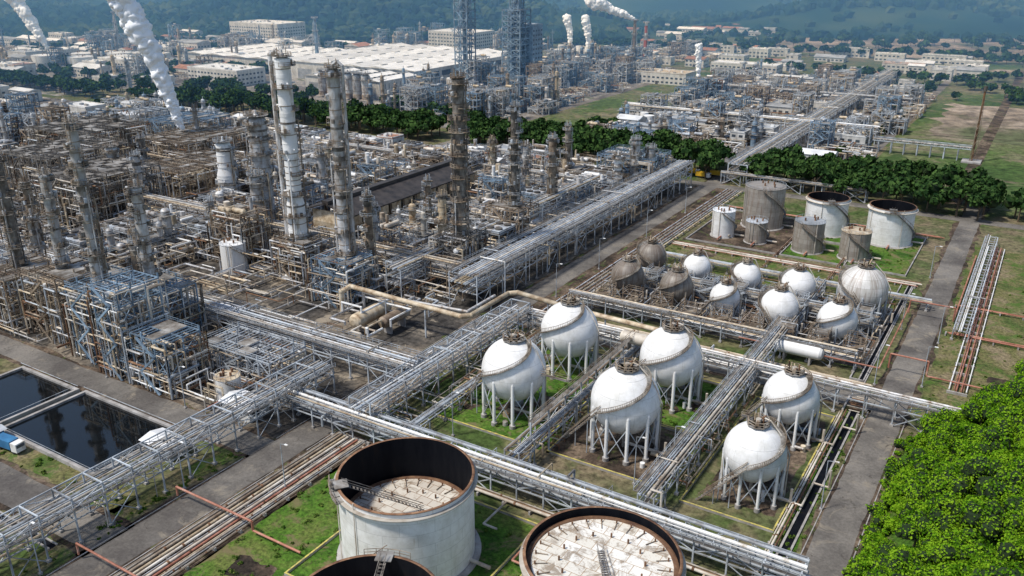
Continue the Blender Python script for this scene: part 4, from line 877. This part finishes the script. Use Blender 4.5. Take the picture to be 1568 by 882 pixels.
# forest
b=B('forested_hills')
def fh(F,l): 
    t=max(0,(F-1300)/1500); return t*t*60*(1+mnoise.noise(Vector((F*.0012,l*.0012,3))))+max(0,.2+mnoise.noise(Vector((F*.0028,l*.0022,0))))*95*min(1,max(0,(F-1130)/260))
Fs=np.linspace(1120,7000,110); Ls=np.linspace(-5000,5000,140)
v=[(F*FW[0]+l*RT[0],F*FW[1]+l*RT[1],fh(F,l)+(.2 if F>1130 else -.5)) for F in Fs for l in Ls]; nx=len(Ls)
b.raw(v,[[j*nx+i,j*nx+i+1,(j+1)*nx+i+1,(j+1)*nx+i] for j in range(len(Fs)-1) for i in range(nx-1)],'forest',True)
v0,f0=ICO[1]; cc=[];rr=[]
for _ in range(20000):
    F=1080+R.random()**1.5*1700; l=R.uniform(-.66,.66)*F
    if mnoise.noise(Vector((F*.004,l*.004,7)))<-.25 and F<1700: continue
    if l>150 and F<1330 and R.random()<.93: continue
    cc.append((F*FW[0]+l*RT[0],F*FW[1]+l*RT[1],fh(F,l)+3)); rr.append(R.uniform(3.5,9.5))
cc=np.array(cc); rr=np.array(rr); K=len(cc); v=(cc[:,None]+v0[None]*rr[:,None,None]*rng.uniform(.7,1.25,(K,len(v0),1))).reshape(-1,3); b.raw(v,(f0[None]+np.arange(K)[:,None,None]*len(v0)).reshape(-1,3),'forest'); b.done()
q=random.Random(3)
for i in range(60):
    F=q.uniform(1000,1350); l=q.uniform(-.6,.3)*F
    building(F*FW[0]+l*RT[0],F*FW[1]+l*RT[1],q.uniform(12,40),q.uniform(8,18),q.uniform(4,8),q.choice(['whiteroof','redroof','greyroof','greyroof']),'wall','gable',q=q)
# ---------------------------------------------------------------- steam
def steammat():
    m,nt,p,o=newmat('steam'); d=nt.nodes.new('ShaderNodeBsdfDiffuse'); d.inputs[0].default_value=(.99,.99,.99,1); tl=nt.nodes.new('ShaderNodeBsdfTranslucent'); tl.inputs[0].default_value=(.99,.99,.99,1)
    m1=nt.nodes.new('ShaderNodeMixShader'); m1.inputs[0].default_value=.08; nt.links.new(d.outputs[0],m1.inputs[1]); nt.links.new(tl.outputs[0],m1.inputs[2]); nt.links.new(m1.outputs[0],o.inputs[0]); return m
M['steam']=steammat()
def plume(p0,p1,r0,r1,n,seed,bend=0):
    q=random.Random(seed); b=B('steam_plume'); v0,f0=ICO[3]; v2,f2=ICO[2]
    for i in range(n):
        t=(i/(n-1)); c=[p0[k]+(p1[k]-p0[k])*t for k in range(3)]; r=r0+(r1-r0)*t**.7; wob=bend*math.sin(t*5)*t
        big=i%2==0
        a=q.uniform(0,6.28); e=r*(q.uniform(0,.25) if big else q.uniform(.45,.95)); c[0]+=RT[0]*wob+e*math.cos(a); c[1]+=RT[1]*wob+e*math.sin(a); c[2]+=q.uniform(-.3,.3)*r; rr=r*(q.uniform(.65,.9) if big else q.uniform(.18,.42))
        V_=v0 if big else v2
        v=np.array([Vector(x)*(1+.4*mnoise.noise(Vector(x)*1.7+Vector((i*3.1,0,0)))+.2*mnoise.noise(Vector(x)*4+Vector((0,i*2.,0)))) for x in V_])
        b.raw(v*rr+np.array(c),f0 if big else f2,'steam',True)
    b.done()
plume((-371,282,18),(-389,269,96),1.8,7.5,170,1,3.); plume((-766,454,24),(-802,440,90),2.5,9,80,2,2); plume((-320,720,47),(-352,698,63),1.2,6,60,3,1)
plume((-415,780,16),(-418,780,42),2,4.5,44,4,1); plume((-395,780,16),(-398,780,42),2,4.5,44,5,1); plume((-225,626,8),(-227,626,38),1.0,3.0,50,6,.6)
# ---------------------------------------------------------------- haze
hm=bpy.data.materials.new('haze'); hm.use_nodes=True; nt=hm.node_tree; nt.nodes.clear(); o=nt.nodes.new('ShaderNodeOutputMaterial'); vs=nt.nodes.new('ShaderNodeVolumeScatter'); vs.inputs['Color'].default_value=(.22,.52,1,1); vs.inputs['Density'].default_value=.0008; vs.inputs['Anisotropy'].default_value=.0; nt.links.new(vs.outputs[0],o.inputs['Volume'])
M['haze']=hm
b=B('haze'); pt=lambda F,l,z:(F*FW[0]+l*RT[0],F*FW[1]+l*RT[1],z)
b.raw([pt(520,-4000,-5),pt(520,4000,-5),pt(6500,4000,-5),pt(6500,-4000,-5),pt(520,-4000,260),pt(520,4000,260),pt(6500,4000,260),pt(6500,-4000,260)],[[3,2,1,0],[4,5,6,7],[0,1,5,4],[1,2,6,5],[2,3,7,6],[3,0,4,7]],'haze'); b.done()
# ---------------------------------------------------------------- light + camera
EL=math.radians(58); sd=(-RT[0]*.85-FW[0]*.35,-RT[1]*.85-FW[1]*.35); n_=math.hypot(*sd); sd=(sd[0]/n_,sd[1]/n_)
S=Vector((sd[0]*math.cos(EL),sd[1]*math.cos(EL),math.sin(EL)))
w=bpy.data.worlds.new('World'); scene.world=w; w.use_nodes=True; nt=w.node_tree; bg=nt.nodes['Background']; sky=nt.nodes.new('ShaderNodeTexSky'); sky.sky_type='NISHITA'; sky.sun_disc=False; sky.sun_elevation=EL; sky.sun_rotation=math.atan2(sd[0],sd[1]); nt.links.new(sky.outputs[0],bg.inputs[0]); bg.inputs[1].default_value=.15
sl=bpy.data.lights.new('sun','SUN'); sl.energy=3.9; sl.angle=math.radians(6); sl.color=(1,.95,.87); so=bpy.data.objects.new('sun',sl); so.rotation_euler=S.to_track_quat('Z','Y').to_euler(); scene.collection.objects.link(so)
cam=bpy.data.cameras.new('camera'); cam.sensor_width=36; cam.lens=1319/1568*36; cam.clip_end=20000; cam.clip_start=1; co=bpy.data.objects.new('camera',cam); co.location=(0,0,100)
co.rotation_euler=Vector((FW[0]*math.cos(PITCH),FW[1]*math.cos(PITCH),-math.sin(PITCH))).to_track_quat('-Z','Y').to_euler(); scene.collection.objects.link(co); scene.camera=co
scene.view_settings.view_transform='Standard'; scene.view_settings.look='None'; scene.view_settings.exposure=0
print('objects',len(scene.objects),'cells',ci)
